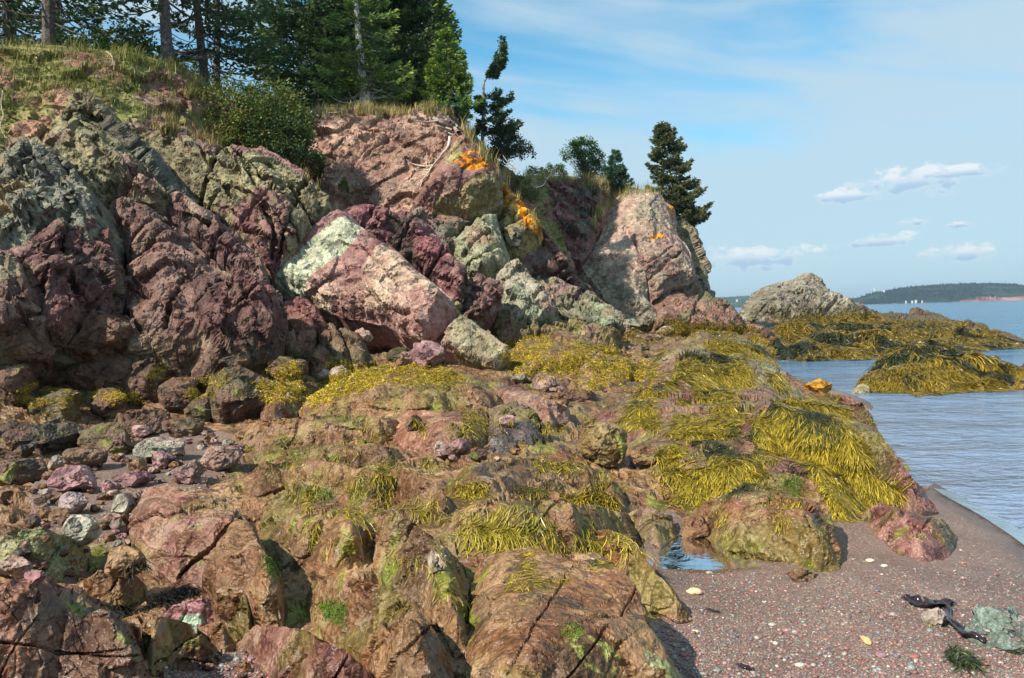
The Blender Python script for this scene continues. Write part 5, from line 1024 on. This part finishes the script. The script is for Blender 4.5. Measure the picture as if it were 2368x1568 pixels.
wrack('golden wrack band at the foot of the right-hand headland', [[(1530, 745), (1620, 750), (1740, 755), (1770, 775), (1700, 775), (1580, 772), (1520, 765)], [(1440, 760), (1520, 770), (1500, 790), (1440, 785)], [(1780, 745), (1960, 730), (2060, 738), (1960, 755), (1800, 765)]], 6000, .04, 74, [C(.42, .29, .015), C(.33, .22, .012), C(.2, .14, .012)], -.2)
wrack('speckles of olive-yellow wrack on the foreground ridges', [[(830, 1160), (900, 1150), (890, 1200), (840, 1200)], [(700, 1100), (900, 1110), (880, 1150), (720, 1140)], [(1230, 1230), (1290, 1215), (1300, 1235), (1240, 1245)], [(1900, 1000), (1990, 990), (2040, 1020), (1990, 1040), (1920, 1030)], [(1960, 930), (2000, 950), (2110, 1050), (2100, 1060), (1990, 970)], [(1180, 1120), (1280, 1130), (1260, 1150), (1190, 1140)]], 3600, .018, 75, [C(.42, .36, .03), C(.3, .26, .03), C(.18, .17, .02)], -.05)
GA = [C(.16, .30, .015), C(.12, .24, .012), C(.22, .36, .02)]
wrack('bright green algae cushions scattered on the wet rock', [[(668, 1052), (705, 1050), (702, 1075), (672, 1075)], [(860, 920), (920, 915), (915, 935), (870, 935)], [(1380, 925), (1430, 925), (1430, 945), (1385, 940)], [(1800, 1100), (1850, 1105), (1860, 1150), (1820, 1140)], [(700, 1130), (780, 1130), (760, 1160), (710, 1155)], [(600, 1260), (640, 1300), (660, 1340), (620, 1320)], [(950, 880), (1060, 885), (1050, 900), (960, 895)], [(740, 1390), (800, 1400), (790, 1440), (745, 1420)], [(1310, 1440), (1330, 1450), (1335, 1480), (1315, 1470)], [(1750, 1135), (1790, 1130), (1780, 1150)]], 3200, .014, 76, GA, -.4, 'green_algae')
weed('heap of black wet weed on the rocks left of the dark green pool', [[(255, 1415), (330, 1385), (400, 1362), (470, 1365), (420, 1385), (350, 1405), (290, 1425)]], 1300, .055, .006, [C(.018, .014, .010), C(.03, .022, .012), C(.05, .04, .015), C(.015, .012, .01)], 68, (1, -.2), 2.5, 4, .012, -.9, .9, 'black_weed')
print('weed', time.time()-T0)

# ---------------- water
def water_mat(name, body, rough, sc, strength, clear=0., st=(1, 1, 1)):
    mt, g, b, nt, out = newmat(name)
    P = g('ShaderNodeNewGeometry').outputs['Position']; mp = g('ShaderNodeVectorMath', operation='MULTIPLY', i_0=P, i_1=st).outputs[0]
    n1 = g('ShaderNodeTexNoise', i_Vector=mp, i_Scale=sc, i_Detail=4., i_Roughness=.55, i_Distortion=.6); n2 = g('ShaderNodeTexNoise', i_Vector=mp, i_Scale=sc*.13, i_Detail=3.)
    n3 = g('ShaderNodeTexNoise', i_Vector=mp, i_Scale=sc*.02, i_Detail=3.)
    h = math_(g, 'ADD', math_(g, 'MULTIPLY', n1.outputs[0], .3/sc*4), math_(g, 'MULTIPLY', n2.outputs[0], .9/sc*4))
    h = math_(g, 'ADD', h, math_(g, 'MULTIPLY', n3.outputs[0], 3.2/sc*4))
    bp = g('ShaderNodeBump', i_Strength=strength, i_Distance=1., i_Height=h)
    nt.links.new(bp.outputs[0], b.inputs['Normal']); b.inputs['Roughness'].default_value = rough; b.inputs['IOR'].default_value = 1.333
    c = mixc(g, ramp(g, n3.outputs[0], .35, .65), body, tuple(x*1.3 for x in body[:3])+(1,))
    if not clear: c = mixc(g, ramp(g, g('ShaderNodeVectorMath', operation='LENGTH', i_0=P).outputs['Value'], 7., 45.), (.19, .26, .38, 1), c)  # nearby water paled in its colour: shallow bottom plus painted sky reflection
    nt.links.new(c, b.inputs['Base Color'])
    if clear:
        tr = g('ShaderNodeBsdfTransparent', i_Color=(.86, .84, .72, 1)); gl = g('ShaderNodeBsdfGlossy', i_Roughness=.03); fr = g('ShaderNodeFresnel', i_IOR=1.333)
        nt.links.new(bp.outputs[0], gl.inputs['Normal']); nt.links.new(bp.outputs[0], fr.inputs['Normal'])
        m1 = g('ShaderNodeMixShader', i_0=clear, i_1=b.outputs[0], i_2=tr.outputs[0]); m2 = g('ShaderNodeMixShader', i_0=fr.outputs[0], i_1=m1.outputs[0], i_2=gl.outputs[0])
        nt.links.new(m2.outputs[0], out.inputs[0])
    return mt
M_SEA = water_mat('sea_water', (.035, .12, .22, 1), .10, 4., .55, 0., (1, 1.6, 1))
M_POOL = water_mat('pool_water', (.17, .12, .11, 1), .03, 9., .03, .78)
sv = np.array([(-60, 4, SEA), (60, 4, SEA), (60, 140, SEA), (-60, 140, SEA)])
S_ = 4100; gxs = [-S_, -60, 60, S_]; gys = [-200, 1, 140, 6300]
sv = np.array([(x, y, SEA) for x in gxs for y in gys]); sf = np.array([(i*4+j, (i+1)*4+j, (i+1)*4+j+1, i*4+j+1) for i in range(3) for j in range(3)])
tag(meshobj('sea_water', sv, sf, M_SEA, np.ones((16, 3))), 'calm blue sea with small ripples, reaching the far coast', None, None, 'structure')
def poolm(outline, z, label):
    P = np.array([zpt(x, y, z) for x, y in outline]); n = len(P); c = P.mean(0)
    tag(meshobj('pool_water', np.concatenate([P, [c]]), np.array([(i, (i+1) % n, n) for i in range(n)]), M_POOL, np.ones((n+1, 3))), label, None, None, 'structure')
poolm([(1470, 1240), (1560, 1215), (1640, 1230), (1680, 1275), (1760, 1310), (1640, 1318), (1520, 1315), (1480, 1290)], .012, 'small clear pool mirroring the sky on the gravel')
poolm([(590, 1300), (680, 1320), (740, 1370), (820, 1400), (830, 1440), (740, 1470), (640, 1460), (560, 1480), (540, 1440), (600, 1380)], .06, 'dark green-brown pool between the foreground rocks')
poolm([(480, 1100), (600, 1090), (640, 1130), (560, 1170), (470, 1150)], .2, 'shallow brown pool behind the large smooth slab')
def edge_x(y, z):
    a = np.full(len(y), 1.); b = np.full(len(y), 14.)
    for _ in range(24):
        m_ = (a+b)/2; k = Gz(m_, y) > z; a = np.where(k, m_, a); b = np.where(k, b, m_)
    return (a+b)/2
ys_ = np.linspace(3.2, 8.6, 240); yP = np.stack([ys_, 0*ys_, 0*ys_], 1); x0_ = edge_x(ys_, SEA-.01); x1_ = edge_x(ys_, SEA+.022); x1_ = x1_+.35*(fbm(yP, .9, 3, 92)-.1)*(x0_-x1_)-.05
xx = x0_[:, None]+(x1_-x0_)[:, None]*np.linspace(0, 1, 8)[None]; yy = np.repeat(ys_[:, None], 8, 1)
sw = np.stack([xx.ravel(), yy.ravel(), np.maximum(Gz(xx.ravel(), yy.ravel())+.012*0+.016, SEA+.004)], 1); ii = np.arange(240*8).reshape(240, 8)
tag(meshobj('swash_water', sw, np.stack([ii[:-1, :-1], ii[:-1, 1:], ii[1:, 1:], ii[1:, :-1]], -1).reshape(-1, 4), water_mat('swash', (.20, .22, .28, 1), .12, 14., .12, .6), np.ones((len(sw), 3)), sm=True), 'thin sheet of swash water along the edge of the shingle', None, None, 'structure')
# ---------------- loose pebbles and finds on the beach
pr = np.random.RandomState(77); cand = []
Qp, Cp, Vp, Fp = [], [], [], []
oct_, of_ = ico(1)
k = 0; npb = 9000; zone = [(1480, 1600), (1520, 1440), (1600, 1380), (1560, 1320), (1700, 1310), (1850, 1350), (1960, 1320), (2200, 1310), (2230, 1240), (2368, 1330), (2380, 1600)]
pc = [C(.30, .17, .15), C(.22, .12, .11), C(.33, .25, .22), C(.2, .2, .19), C(.28, .11, .09), C(.45, .38, .32), C(.12, .12, .13), C(.6, .55, .48), C(.22, .26, .24)]
pts = pr.uniform([1470, 1230], [2380, 1600], (npb*2, 2)); wgt = (pts[:, 1]-1150)/450; pts = pts[(pr.rand(len(pts)) < wgt**1.2) & inpoly(pts, zone)]
pts = np.concatenate([pts, pr.uniform([340, 1500], [640, 1600], (1500, 2)), pr.uniform([60, 1100], [560, 1250], (900, 2))])
for v in pts:
    p, n = hit(v[0], v[1])
    if p is None or p.z > .45 or n.z < .8: continue
    s = .0031*np.exp(pr.normal()*.45)*(1+.1*p.y)
    R3 = Matrix.Rotation(pr.uniform(0, 6.28), 3, 'Z')@Matrix.Rotation(pr.uniform(-.4, .4), 3, 'X')
    W3 = (oct_*[s*pr.uniform(.9, 1.6), s, s*pr.uniform(.45, .7)]*(1+.12*pr.normal(size=(len(oct_), 1))))@np.array(R3).T+np.array(p)+[0, 0, s*.25]
    Vp.append(W3); Fp.append(of_+k); k += len(oct_); Cp.append(np.broadcast_to(pc[pr.choice(9, p=[.22, .2, .15, .15, .1, .03, .1, .01, .04])]*pr.uniform(.7, 1.2), (len(oct_), 3)))
tag(meshobj('pebbles', np.concatenate(Vp), np.concatenate(Fp), M_PEB, np.concatenate(Cp), sm=True), 'small mixed red, grey and cream pebbles lying over the shingle', 'pebbles', None, 'stuff')
def find(name, label, cat, vx, vy, V, F, mat, col, sm=True):
    p, n = hit(vx, vy); o = meshobj(name, V, F, mat, col, sm=sm); o.location = p; return tag(o, label, cat)
def blob(a, b, c, seed, sub=3, am=.18):
    V, F = ico(sub); V = V*[a, b, c]; V = V*(1+am*fbm(V, max(a, b)*.7, 3, seed))[:, None]; V[:, 2] += c*.5; return V, F
V, F = blob(.05, .035, .02, 3, 3, .5); find('sponge', 'pale orange lump of sponge on the shingle near the sloping slab', 'sponge', 1608, 1372, V, F, M_PEB, np.tile(C(.75, .48, .28), (len(V), 1)))
V, F = blob(.018, .05, .014, 4, 3, .5); find('crab_claw', 'orange and olive tapering fragment lying on the shingle', 'shell', 2004, 1484, V, F, M_PEB, np.tile(C(.62, .40, .17), (len(V), 1)))
for i, (x, y, s, cl, lb) in enumerate([(1640, 1325, .022, (.55, .42, .33), 'pale pinkish pebble near the clear pool'), (1608, 1462, .02, (.62, .56, .4), 'cream oval pebble left of the beach centre'), (1786, 1446, .022, (.4, .32, .28), 'grey-pink pebble in the middle of the shingle'),
        (2012, 1298, .03, (.6, .5, .36), 'cream pebble below the low wet brown rock'), (2045, 1310, .024, (.6, .55, .45), 'white pebble below the low wet brown rock, right one'), (2038, 1518, .026, (.3, .16, .18), 'flat mauve pebble near the bottom of the shingle'), (1850, 1540, .024, (.5, .42, .36), 'pale pebble near the bottom edge of the shingle'), (2115, 1520, .02, (.42, .12, .08), 'brick-red pebble right of the mauve one')]):
    V, F = blob(s, s*.75, s*.4, 20+i, 3, .1); find('pebble', lb, 'pebble', x, y, V, F, M_PEB, np.tile(C(*cl), (len(V), 1)))
def ribbon(name, label, path, wid, col, seed, fold=.35, cat='kelp', mat=None, up=.015, nacross=7, parent=None):
    pts = []
    for x, y in path:
        p, n = hit(x, y); pts.append((p.x, p.y, p.z))
    P = catm(pts, 46); rs = np.random.RandomState(seed); T_ = np.gradient(P, axis=0); S = np.cross(T_, [0, 0, 1.]); S /= np.linalg.norm(S, axis=1)[:, None]+1e-9
    t = np.linspace(0, 1, 46); w = np.interp(t, np.linspace(0, 1, len(wid)), wid)*(1+.15*np.sin(t*23+seed)); a = np.linspace(-1, 1, nacross)
    tw = .9*np.sin(t*9+seed)*fold
    V = P[:, None]+S[:, None]*(a[None, :, None]*w[:, None, None]*np.cos(tw)[:, None, None])
    z = up+w[:, None]*(.45*np.abs(a[None])*np.abs(np.sin(t*13+seed))[:, None]+.3*np.cos(a[None]*4+t[:, None]*19))*fold+np.abs(a[None]*w[:, None]*np.sin(tw)[:, None])
    V = V.copy(); V[:, :, 2] += z; V = V.reshape(-1, 3)
    b = (np.arange(45)[:, None]*nacross+np.arange(nacross-1)[None]).reshape(-1, 1); F = np.concatenate([b, b+1, b+nacross+1, b+nacross], 1)
    o = meshobj(name, V, F, M_KELP if mat is None else mat, np.tile(col, (len(V), 1)), sm=True)
    md = o.modifiers.new('thickness', 'SOLIDIFY'); md.thickness = .004
    if label: tag(o, label, cat)
    return o
KC = C(.022, .012, .014)
ke = empty('kelp', hit(2170, 1400)[0], 'black glossy kelp blade folded over a stone, its strap trailing right across the shingle', 'kelp')
for i, (nm, pa, wd) in enumerate([('blade', [(2092, 1385), (2115, 1400), (2150, 1408), (2185, 1400), (2210, 1400)], [.02, .045, .05, .03, .012]), ('strap', [(2160, 1395), (2185, 1412), (2195, 1440), (2225, 1465), (2255, 1480), (2280, 1488)], [.02, .026, .02, .026, .024, .02]), ('stub', [(2094, 1384), (2104, 1386)], [.016, .016])]):
    o = ribbon(nm, None, pa, wd, KC, 3+i, .55); o.parent = ke; o.matrix_parent_inverse = Matrix.Translation(-ke.location)
ribbon('kelp_scrap', 'short black kelp scrap at the bottom edge of the shingle', [(1705, 1542), (1725, 1550), (1745, 1556)], [.008, .014, .006], KC, 12, .5)
ribbon('mussel_shell', 'tiny dark shell scrap on the shingle right of the sloping slab', [(1632, 1412), (1650, 1418), (1665, 1420)], [.005, .01, .004], KC*2, 14, .6, 'shell')
weed('dark green weed tuft washed up near the bottom right of the shingle', [[(2180, 1510), (2200, 1505), (2235, 1530), (2215, 1545), (2190, 1530)]], 260, .11, .006, [C(.05, .07, .02), C(.08, .09, .02), C(.03, .04, .015), C(.05, .05, .02)], 69, (.9, -.5), .8, 5, .02, -2, .9)
print('beach finds', time.time()-T0)

# ---------------- driftwood, roots
def branch(name, label, paths, col=(.52, .45, .38), cat='branch', off=.05, seed=0):
    A = Acc()
    for i, (pa, r0, r1) in enumerate(paths):
        pts = []; lastY = 20.
        for q in pa:
            x, y = q[0], q[1]; p, n = hit(x, y)
            if len(q) > 2 or p is None: pts.append(at(x, y, q[2] if len(q) > 2 else lastY)); continue
            lastY = p.y
            pts.append(np.array(p)+np.array(n)*off)
        P = catm(pts, 6*len(pts)); P = P+.012*np.stack([fbm(P, .15, 2, seed+j) for j in range(3)], 1)
        V, F = tube(P, np.linspace(r0, r1, len(P))*.72, 7, seed+i, .25); A.add(V, F, C(*col)*(1+.1*i % .2))
    o = A.obj(name, M_WOOD, None, True); return tag(o, label, cat)
branch('driftwood_branch', 'bleached forked dead branch lying down the pink-brown cliff face', [([(1045, 318), (1040, 340), (1022, 365), (1000, 388), (985, 410), (965, 432)], .055, .018), ([(1000, 386), (980, 382), (955, 375), (935, 368)], .03, .012), ([(985, 408), (970, 412), (950, 425), (930, 438)], .02, .006), ([(992, 396), (975, 392), (962, 394)], .018, .006), ([(988, 388), (986, 360), (985, 350)], .012, .005), ([(975, 420), (972, 432), (970, 440)], .014, .005)], seed=1)
branch('uprooted_stump', 'grey tangled stump and roots at the top corner of the pink-brown cliff', [([(1000, 278), (1020, 288), (1045, 300), (1062, 312)], .05, .07), ([(955, 282), (985, 280), (1010, 284)], .015, .04), ([(1010, 296), (1030, 300), (1052, 306)], .04, .03), ([(1000, 270), (1012, 280), (1030, 284)], .02, .04), ([(1035, 285), (1050, 292), (1060, 300)], .05, .03), ([(1015, 302), (1035, 310), (1058, 316)], .03, .02)], (.30, .25, .21), 'tree stump', .08, 2)
branch('hanging_root', 'grey bare root curving down from the cliff edge below the large bush', [([(768, 258), (740, 254), (722, 262), (712, 280), (702, 295), (690, 320), (675, 342), (660, 358)], .04, .012), ([(770, 258), (790, 262), (780, 268), (756, 272), (740, 285)], .02, .01), ([(712, 262), (704, 280), (705, 300)], .01, .004), ([(748, 262), (742, 280), (740, 300)], .014, .005)], (.34, .30, .27), 'root', .1, 3)
branch('dead_branch', 'pale dead forked branch on the red-brown rock left of the headland', [([(1235, 438), (1250, 430), (1262, 418), (1275, 402), (1292, 384, 31)], .035, .012), ([(1260, 420), (1257, 410), (1258, 400)], .02, .01), ([(1225, 428), (1235, 438), (1245, 434)], .012, .02)], (.5, .46, .42), 'branch', .1, 4)
branch('dead_branch', 'tangle of grey dead twigs on the grassy edge below the dark wispy bush', [([(1163, 360), (1175, 375), (1190, 390)], .015, .02), ([(1170, 380), (1185, 382), (1200, 400)], .015, .015), ([(1162, 372), (1180, 388), (1205, 396)], .012, .012)], (.42, .38, .36), 'branch', .12, 5)
branch('hanging_root', 'pale thin root dangling down the bank at the left edge', [([(5, 215), (4, 240), (8, 270), (3, 300), (14, 325)], .014, .006), ([(30, 80), (60, 100), (85, 130), (80, 140)], .014, .006)], (.42, .36, .3), 'root', .08, 6)
branch('hanging_root', 'curved brown root sticking out of the bank under the lone shaded trunk', [([(245, 128), (258, 138), (262, 160)], .03, .02)], (.35, .26, .19), 'root', .08, 7)

# ---------------- far coast
def hill(name, label, prof, Y, depth, cols, seed, treeh, cliff=None, kind='structure'):
    xs = np.linspace(prof[0][0], prof[-1][0], 420); ph = np.interp(xs, [p[0] for p in prof], [p[1] for p in prof])
    t = np.concatenate([[0, .02], np.linspace(.05, 1, 38), [1.6]]); V = []; Cc = []
    for i, (x, vy) in enumerate(zip(xs, ph)):
        top = at(x, vy, Y); bs = at(x, 700, Y); hh = max(0.3, top[2]-SEA)
        for s in t: V.append((bs[0]*(1+s*depth/Y), Y+depth*s-depth*.5, SEA-.5+hh*math.sin(min(1, s)*math.pi/2)**.8 if s <= 1 else SEA-1)); Cc.append((x, vy, s))
    V = np.array(V); Cc = np.array(Cc); n = len(t)
    V[:, 0] += depth*.06*fbm(V, depth*.5, 3, seed)
    nz = fbm(V, depth*.3, 4, seed+1); col = np.array(cols[0])[None]*(1+.4*nz[:, None]); fld = smooth(.55, .6, fbm(V, depth*.22, 4, seed+2)*.5+.5)[:, None]*(Cc[:, 2:3] < .7); col = col*(1-fld)+np.array(cols[1])*fld
    V[:, 2] += np.where((Cc[:, 2] > .04), treeh*np.abs(R_.normal(size=len(V)))*(1-fld[:, 0]), 0)
    if cliff is not None: col = cliff(Cc, col, V)
    ii = np.arange(len(xs)*n).reshape(len(xs), n); q = np.stack([ii[:-1, :-1], ii[1:, :-1], ii[1:, 1:], ii[:-1, 1:]], -1).reshape(-1, 4)
    tag(meshobj(name, V, q, M_FOREST, np.clip(col, .005, 1)), label, None, None, kind)
def cl(Cc, col, V):
    x, vy, s = Cc.T; red = C(.26, .14, .12); wt = C(.42, .36, .33)
    lim = np.interp(x, [2120, 2160, 2230, 2262, 2290, 2335, 2350, 2368], [0, .06, .12, .06, .3, .8, .9, .9])
    k = (s < lim+.08*fbm(V, 25, 3, 3)); c = np.where(k[:, None], red, col)
    k2 = k & (x > 2312); return np.where(k2[:, None], wt*(1+.3*fbm(V, 12, 3, 5))[:, None], c)
hill('headland', 'dark wooded headland across the bay with red and pale cliffs at its tip', [(1890, 703), (1925, 688), (1945, 680), (1990, 671), (2040, 664), (2090, 661), (2140, 658), (2200, 658), (2255, 660), (2290, 665), (2315, 669), (2340, 674), (2352, 683), (2362, 690), (2366, 692)], 1300, 260, (C(.012, .030, .026), C(.022, .046, .03)), 21, 2.2, cl)
hill('far_shore', 'low hazy wooded shore with fields seen through the gap beside the headland', [(1500, 688), (1640, 688), (1670, 685), (1730, 685), (1800, 688), (1960, 692)], 1700, 300, (C(.04, .075, .045), C(.16, .21, .08)), 22, 1.2)
hill('far_hills', 'faint blue hills on the horizon at the right edge', [(2330, 688), (2368, 684), (2450, 682), (2700, 684)], 5200, 600, (C(.05, .08, .07), C(.08, .12, .09)), 23, 3.)
def house(vx, vy, Y, w, label, col=(.6, .6, .58), i=0):
    p = at(vx, vy, Y); e = empty('house', p, label, 'house', 'white houses on the far headland'); h = w*.32
    V = np.array([(-w/2, -w*.3, -6), (w/2, -w*.3, -6), (w/2, w*.3, -6), (-w/2, w*.3, -6), (-w/2, -w*.3, h), (w/2, -w*.3, h), (w/2, w*.3, h), (-w/2, w*.3, h), (-w/2, 0, h*1.75), (w/2, 0, h*1.75)]); V[:4, 2] += 3
    meshobj('wall', V, [np.array([(0, 1, 5, 4), (1, 2, 6, 5), (2, 3, 7, 6), (3, 0, 4, 7)]), np.array([(5, 6, 9), (7, 4, 8)])], M_PAINT, np.tile(col, (10, 1)), e)
    R2 = np.array([(-w*.53, -w*.34, h*.97), (w*.53, -w*.34, h*.97), (w*.53, 0, h*1.85), (-w*.53, 0, h*1.85), (w*.53, w*.34, h*.97), (-w*.53, w*.34, h*.97)])
    meshobj('roof', R2, np.array([(0, 1, 2, 3), (3, 2, 4, 5)]), M_PAINT, np.tile((.35, .35, .36), (6, 1)), e)
for i in range(4): house(2095+i*11.5+(i % 2)*3, 696.8-.4*i+(i % 2)*.8, 1170, 1.7+(i*7 % 3)*.5, 'small white house in the row by the water on the far headland', i=i)
house(2044, 671.5, 1290, 2.6, 'white farmhouse high on the far headland among the trees'); house(2022, 668.5, 1310, 2, 'small white barn high on the far headland, left of the farmhouse')
house(1930, 701, 1180, 2, 'white cabin at the left foot of the far headland'); house(1704, 694.5, 1560, 3, 'pale house on the low hazy shore in the gap')
print('coast', time.time()-T0)

hzm = bpy.data.materials.new('pale_air'); hzm.use_nodes = True; hnt = hzm.node_tree
for n_ in list(hnt.nodes): hnt.nodes.remove(n_)
pv_ = hnt.nodes.new('ShaderNodeVolumePrincipled'); pv_.inputs['Color'].default_value = (.62, .80, 1., 1); pv_.inputs['Density'].default_value = .00021; pv_.inputs['Anisotropy'].default_value = .2
ho_ = hnt.nodes.new('ShaderNodeOutputMaterial'); hnt.links.new(pv_.outputs[0], ho_.inputs['Volume'])
hb = np.array([(x, y, z) for x in (-4200, 4200) for y in (-210, 6400) for z in (-12, 75)], float)
tag(meshobj('haze', hb, np.array([(0, 1, 3, 2), (4, 6, 7, 5), (0, 4, 5, 1), (2, 3, 7, 6), (0, 2, 6, 4), (1, 5, 7, 3)]), hzm), 'pale sea air between the shore and the far coast', None, None, 'stuff')
# ---------------- sky and sun
w = bpy.data.worlds.new('World'); SC.world = w; w.use_nodes = True; w.cycles.sampling_method = 'MANUAL'; w.cycles.sample_map_resolution = 256; nt = w.node_tree
for n in list(nt.nodes): nt.nodes.remove(n)
g = N(nt); SUN_EL = math.radians(44); SUN_AZ = math.radians(-131)   # azimuth measured from +Y towards +X
sky = g('ShaderNodeTexSky', sky_type='NISHITA', sun_disc=False, sun_elevation=SUN_EL, sun_rotation=SUN_AZ, air_density=1.0, dust_density=.4, ozone_density=2.2)
co = g('ShaderNodeTexCoord').outputs['Generated']; sp = g('ShaderNodeSeparateXYZ', i_0=co)
azn = math_(g, 'ARCTAN2', sp.outputs[0], sp.outputs[1]); eln = math_(g, 'ARCSINE', sp.outputs[2])
def cvec(sa, se, sk=0.): return g('ShaderNodeCombineXYZ', i_0=math_(g, 'MULTIPLY', azn, sa), i_1=math_(g, 'ADD', math_(g, 'MULTIPLY', eln, se), math_(g, 'MULTIPLY', azn, sk)), i_2=.37).outputs[0]
st1 = g('ShaderNodeTexNoise', i_Vector=cvec(1.6, 9., 1.4), i_Scale=1., i_Detail=4., i_Roughness=.55, i_Distortion=.7)
st2 = g('ShaderNodeTexNoise', i_Vector=cvec(5., 22., 3.), i_Scale=1., i_Detail=3., i_Roughness=.6, i_Distortion=.4)
veil = math_(g, 'ADD', math_(g, 'MULTIPLY', st1.outputs[0], .75), math_(g, 'MULTIPLY', st2.outputs[0], .25))
hor = ramp(g, eln, .0, .34, .26, 0.)
rgt = ramp(g, azn, -.1, .7, -.02, .05)
veil = ramp(g, math_(g, 'ADD', math_(g, 'ADD', veil, hor), rgt), .36, .62, .03, .95)
cl_f = None; nz = g('ShaderNodeTexNoise', i_Vector=cvec(45., 80.), i_Scale=1., i_Detail=4., i_Roughness=.62)
nzs = math_(g, 'MULTIPLY_ADD', nz.outputs[0], 1.5, -.75)
shade_f = None
for vx, vy, rx, ry in [(2125, 414, 84, 24), (2205, 398, 56, 14), (1965, 452, 48, 15), (1750, 594, 100, 24), (2052, 556, 46, 15), (2225, 586, 48, 17), (2120, 512, 22, 7), (2230, 518, 20, 6)]:
    d = rays([(vx, vy)])[0]; d /= np.linalg.norm(d); a0, e0 = math.atan2(d[0], d[1]), math.asin(d[2])
    u = math_(g, 'MULTIPLY', math_(g, 'SUBTRACT', azn, a0), F_/rx/1.15); v_ = math_(g, 'MULTIPLY', math_(g, 'SUBTRACT', eln, e0), F_/ry)
    r2 = math_(g, 'ADD', math_(g, 'MULTIPLY', u, u), math_(g, 'MULTIPLY', v_, v_))
    f = ramp(g, math_(g, 'ADD', r2, math_(g, 'MULTIPLY', nzs, 5.5)), .1, 1.7, 1., 0.)
    cl_f = f if cl_f is None else math_(g, 'MAXIMUM', cl_f, f)
    s = math_(g, 'MULTIPLY', f, ramp(g, v_, -.6, .45, 1., 0.)); shade_f = s if shade_f is None else math_(g, 'MAXIMUM', shade_f, s)
skyc = mixc(g, 1., sky.outputs[0], (.70, 1.42, 1.45, 1), 'MULTIPLY')
c = mixc(g, math_(g, 'MULTIPLY', veil, .95), skyc, (4.3, 5.6, 6.5, 1))
cc = mixc(g, shade_f, (7.4, 7.6, 7.7, 1), (3.2, 4.7, 6.4, 1))
c = mixc(g, math_(g, 'MULTIPLY', cl_f, .8), c, cc)
bg = g('ShaderNodeBackground', i_Strength=.085); nt.links.new(c, bg.inputs[0]); wo = g('ShaderNodeOutputWorld'); nt.links.new(bg.outputs[0], wo.inputs[0])
sl = bpy.data.lights.new('sun', 'SUN'); sl.energy = 5.; sl.angle = math.radians(.55); sl.color = (1., .92, .79)
so = bpy.data.objects.new('sun', sl); COL.objects.link(so)
sd = Vector((math.sin(SUN_AZ)*math.cos(SUN_EL), math.cos(SUN_AZ)*math.cos(SUN_EL), math.sin(SUN_EL)))
so.rotation_euler = sd.to_track_quat('Z', 'Y').to_euler(); so.location = (0, 0, 30)
SC.view_settings.view_transform = 'Standard'; SC.view_settings.look = 'None'; SC.view_settings.exposure = .6; SC.view_settings.gamma = 1
SC.view_settings.use_curve_mapping = False
SC.cycles.max_bounces = 5; SC.cycles.diffuse_bounces = 2; SC.cycles.glossy_bounces = 2; SC.cycles.transmission_bounces = 2; SC.cycles.transparent_max_bounces = 6
print('done', time.time()-T0, len(bpy.data.objects))
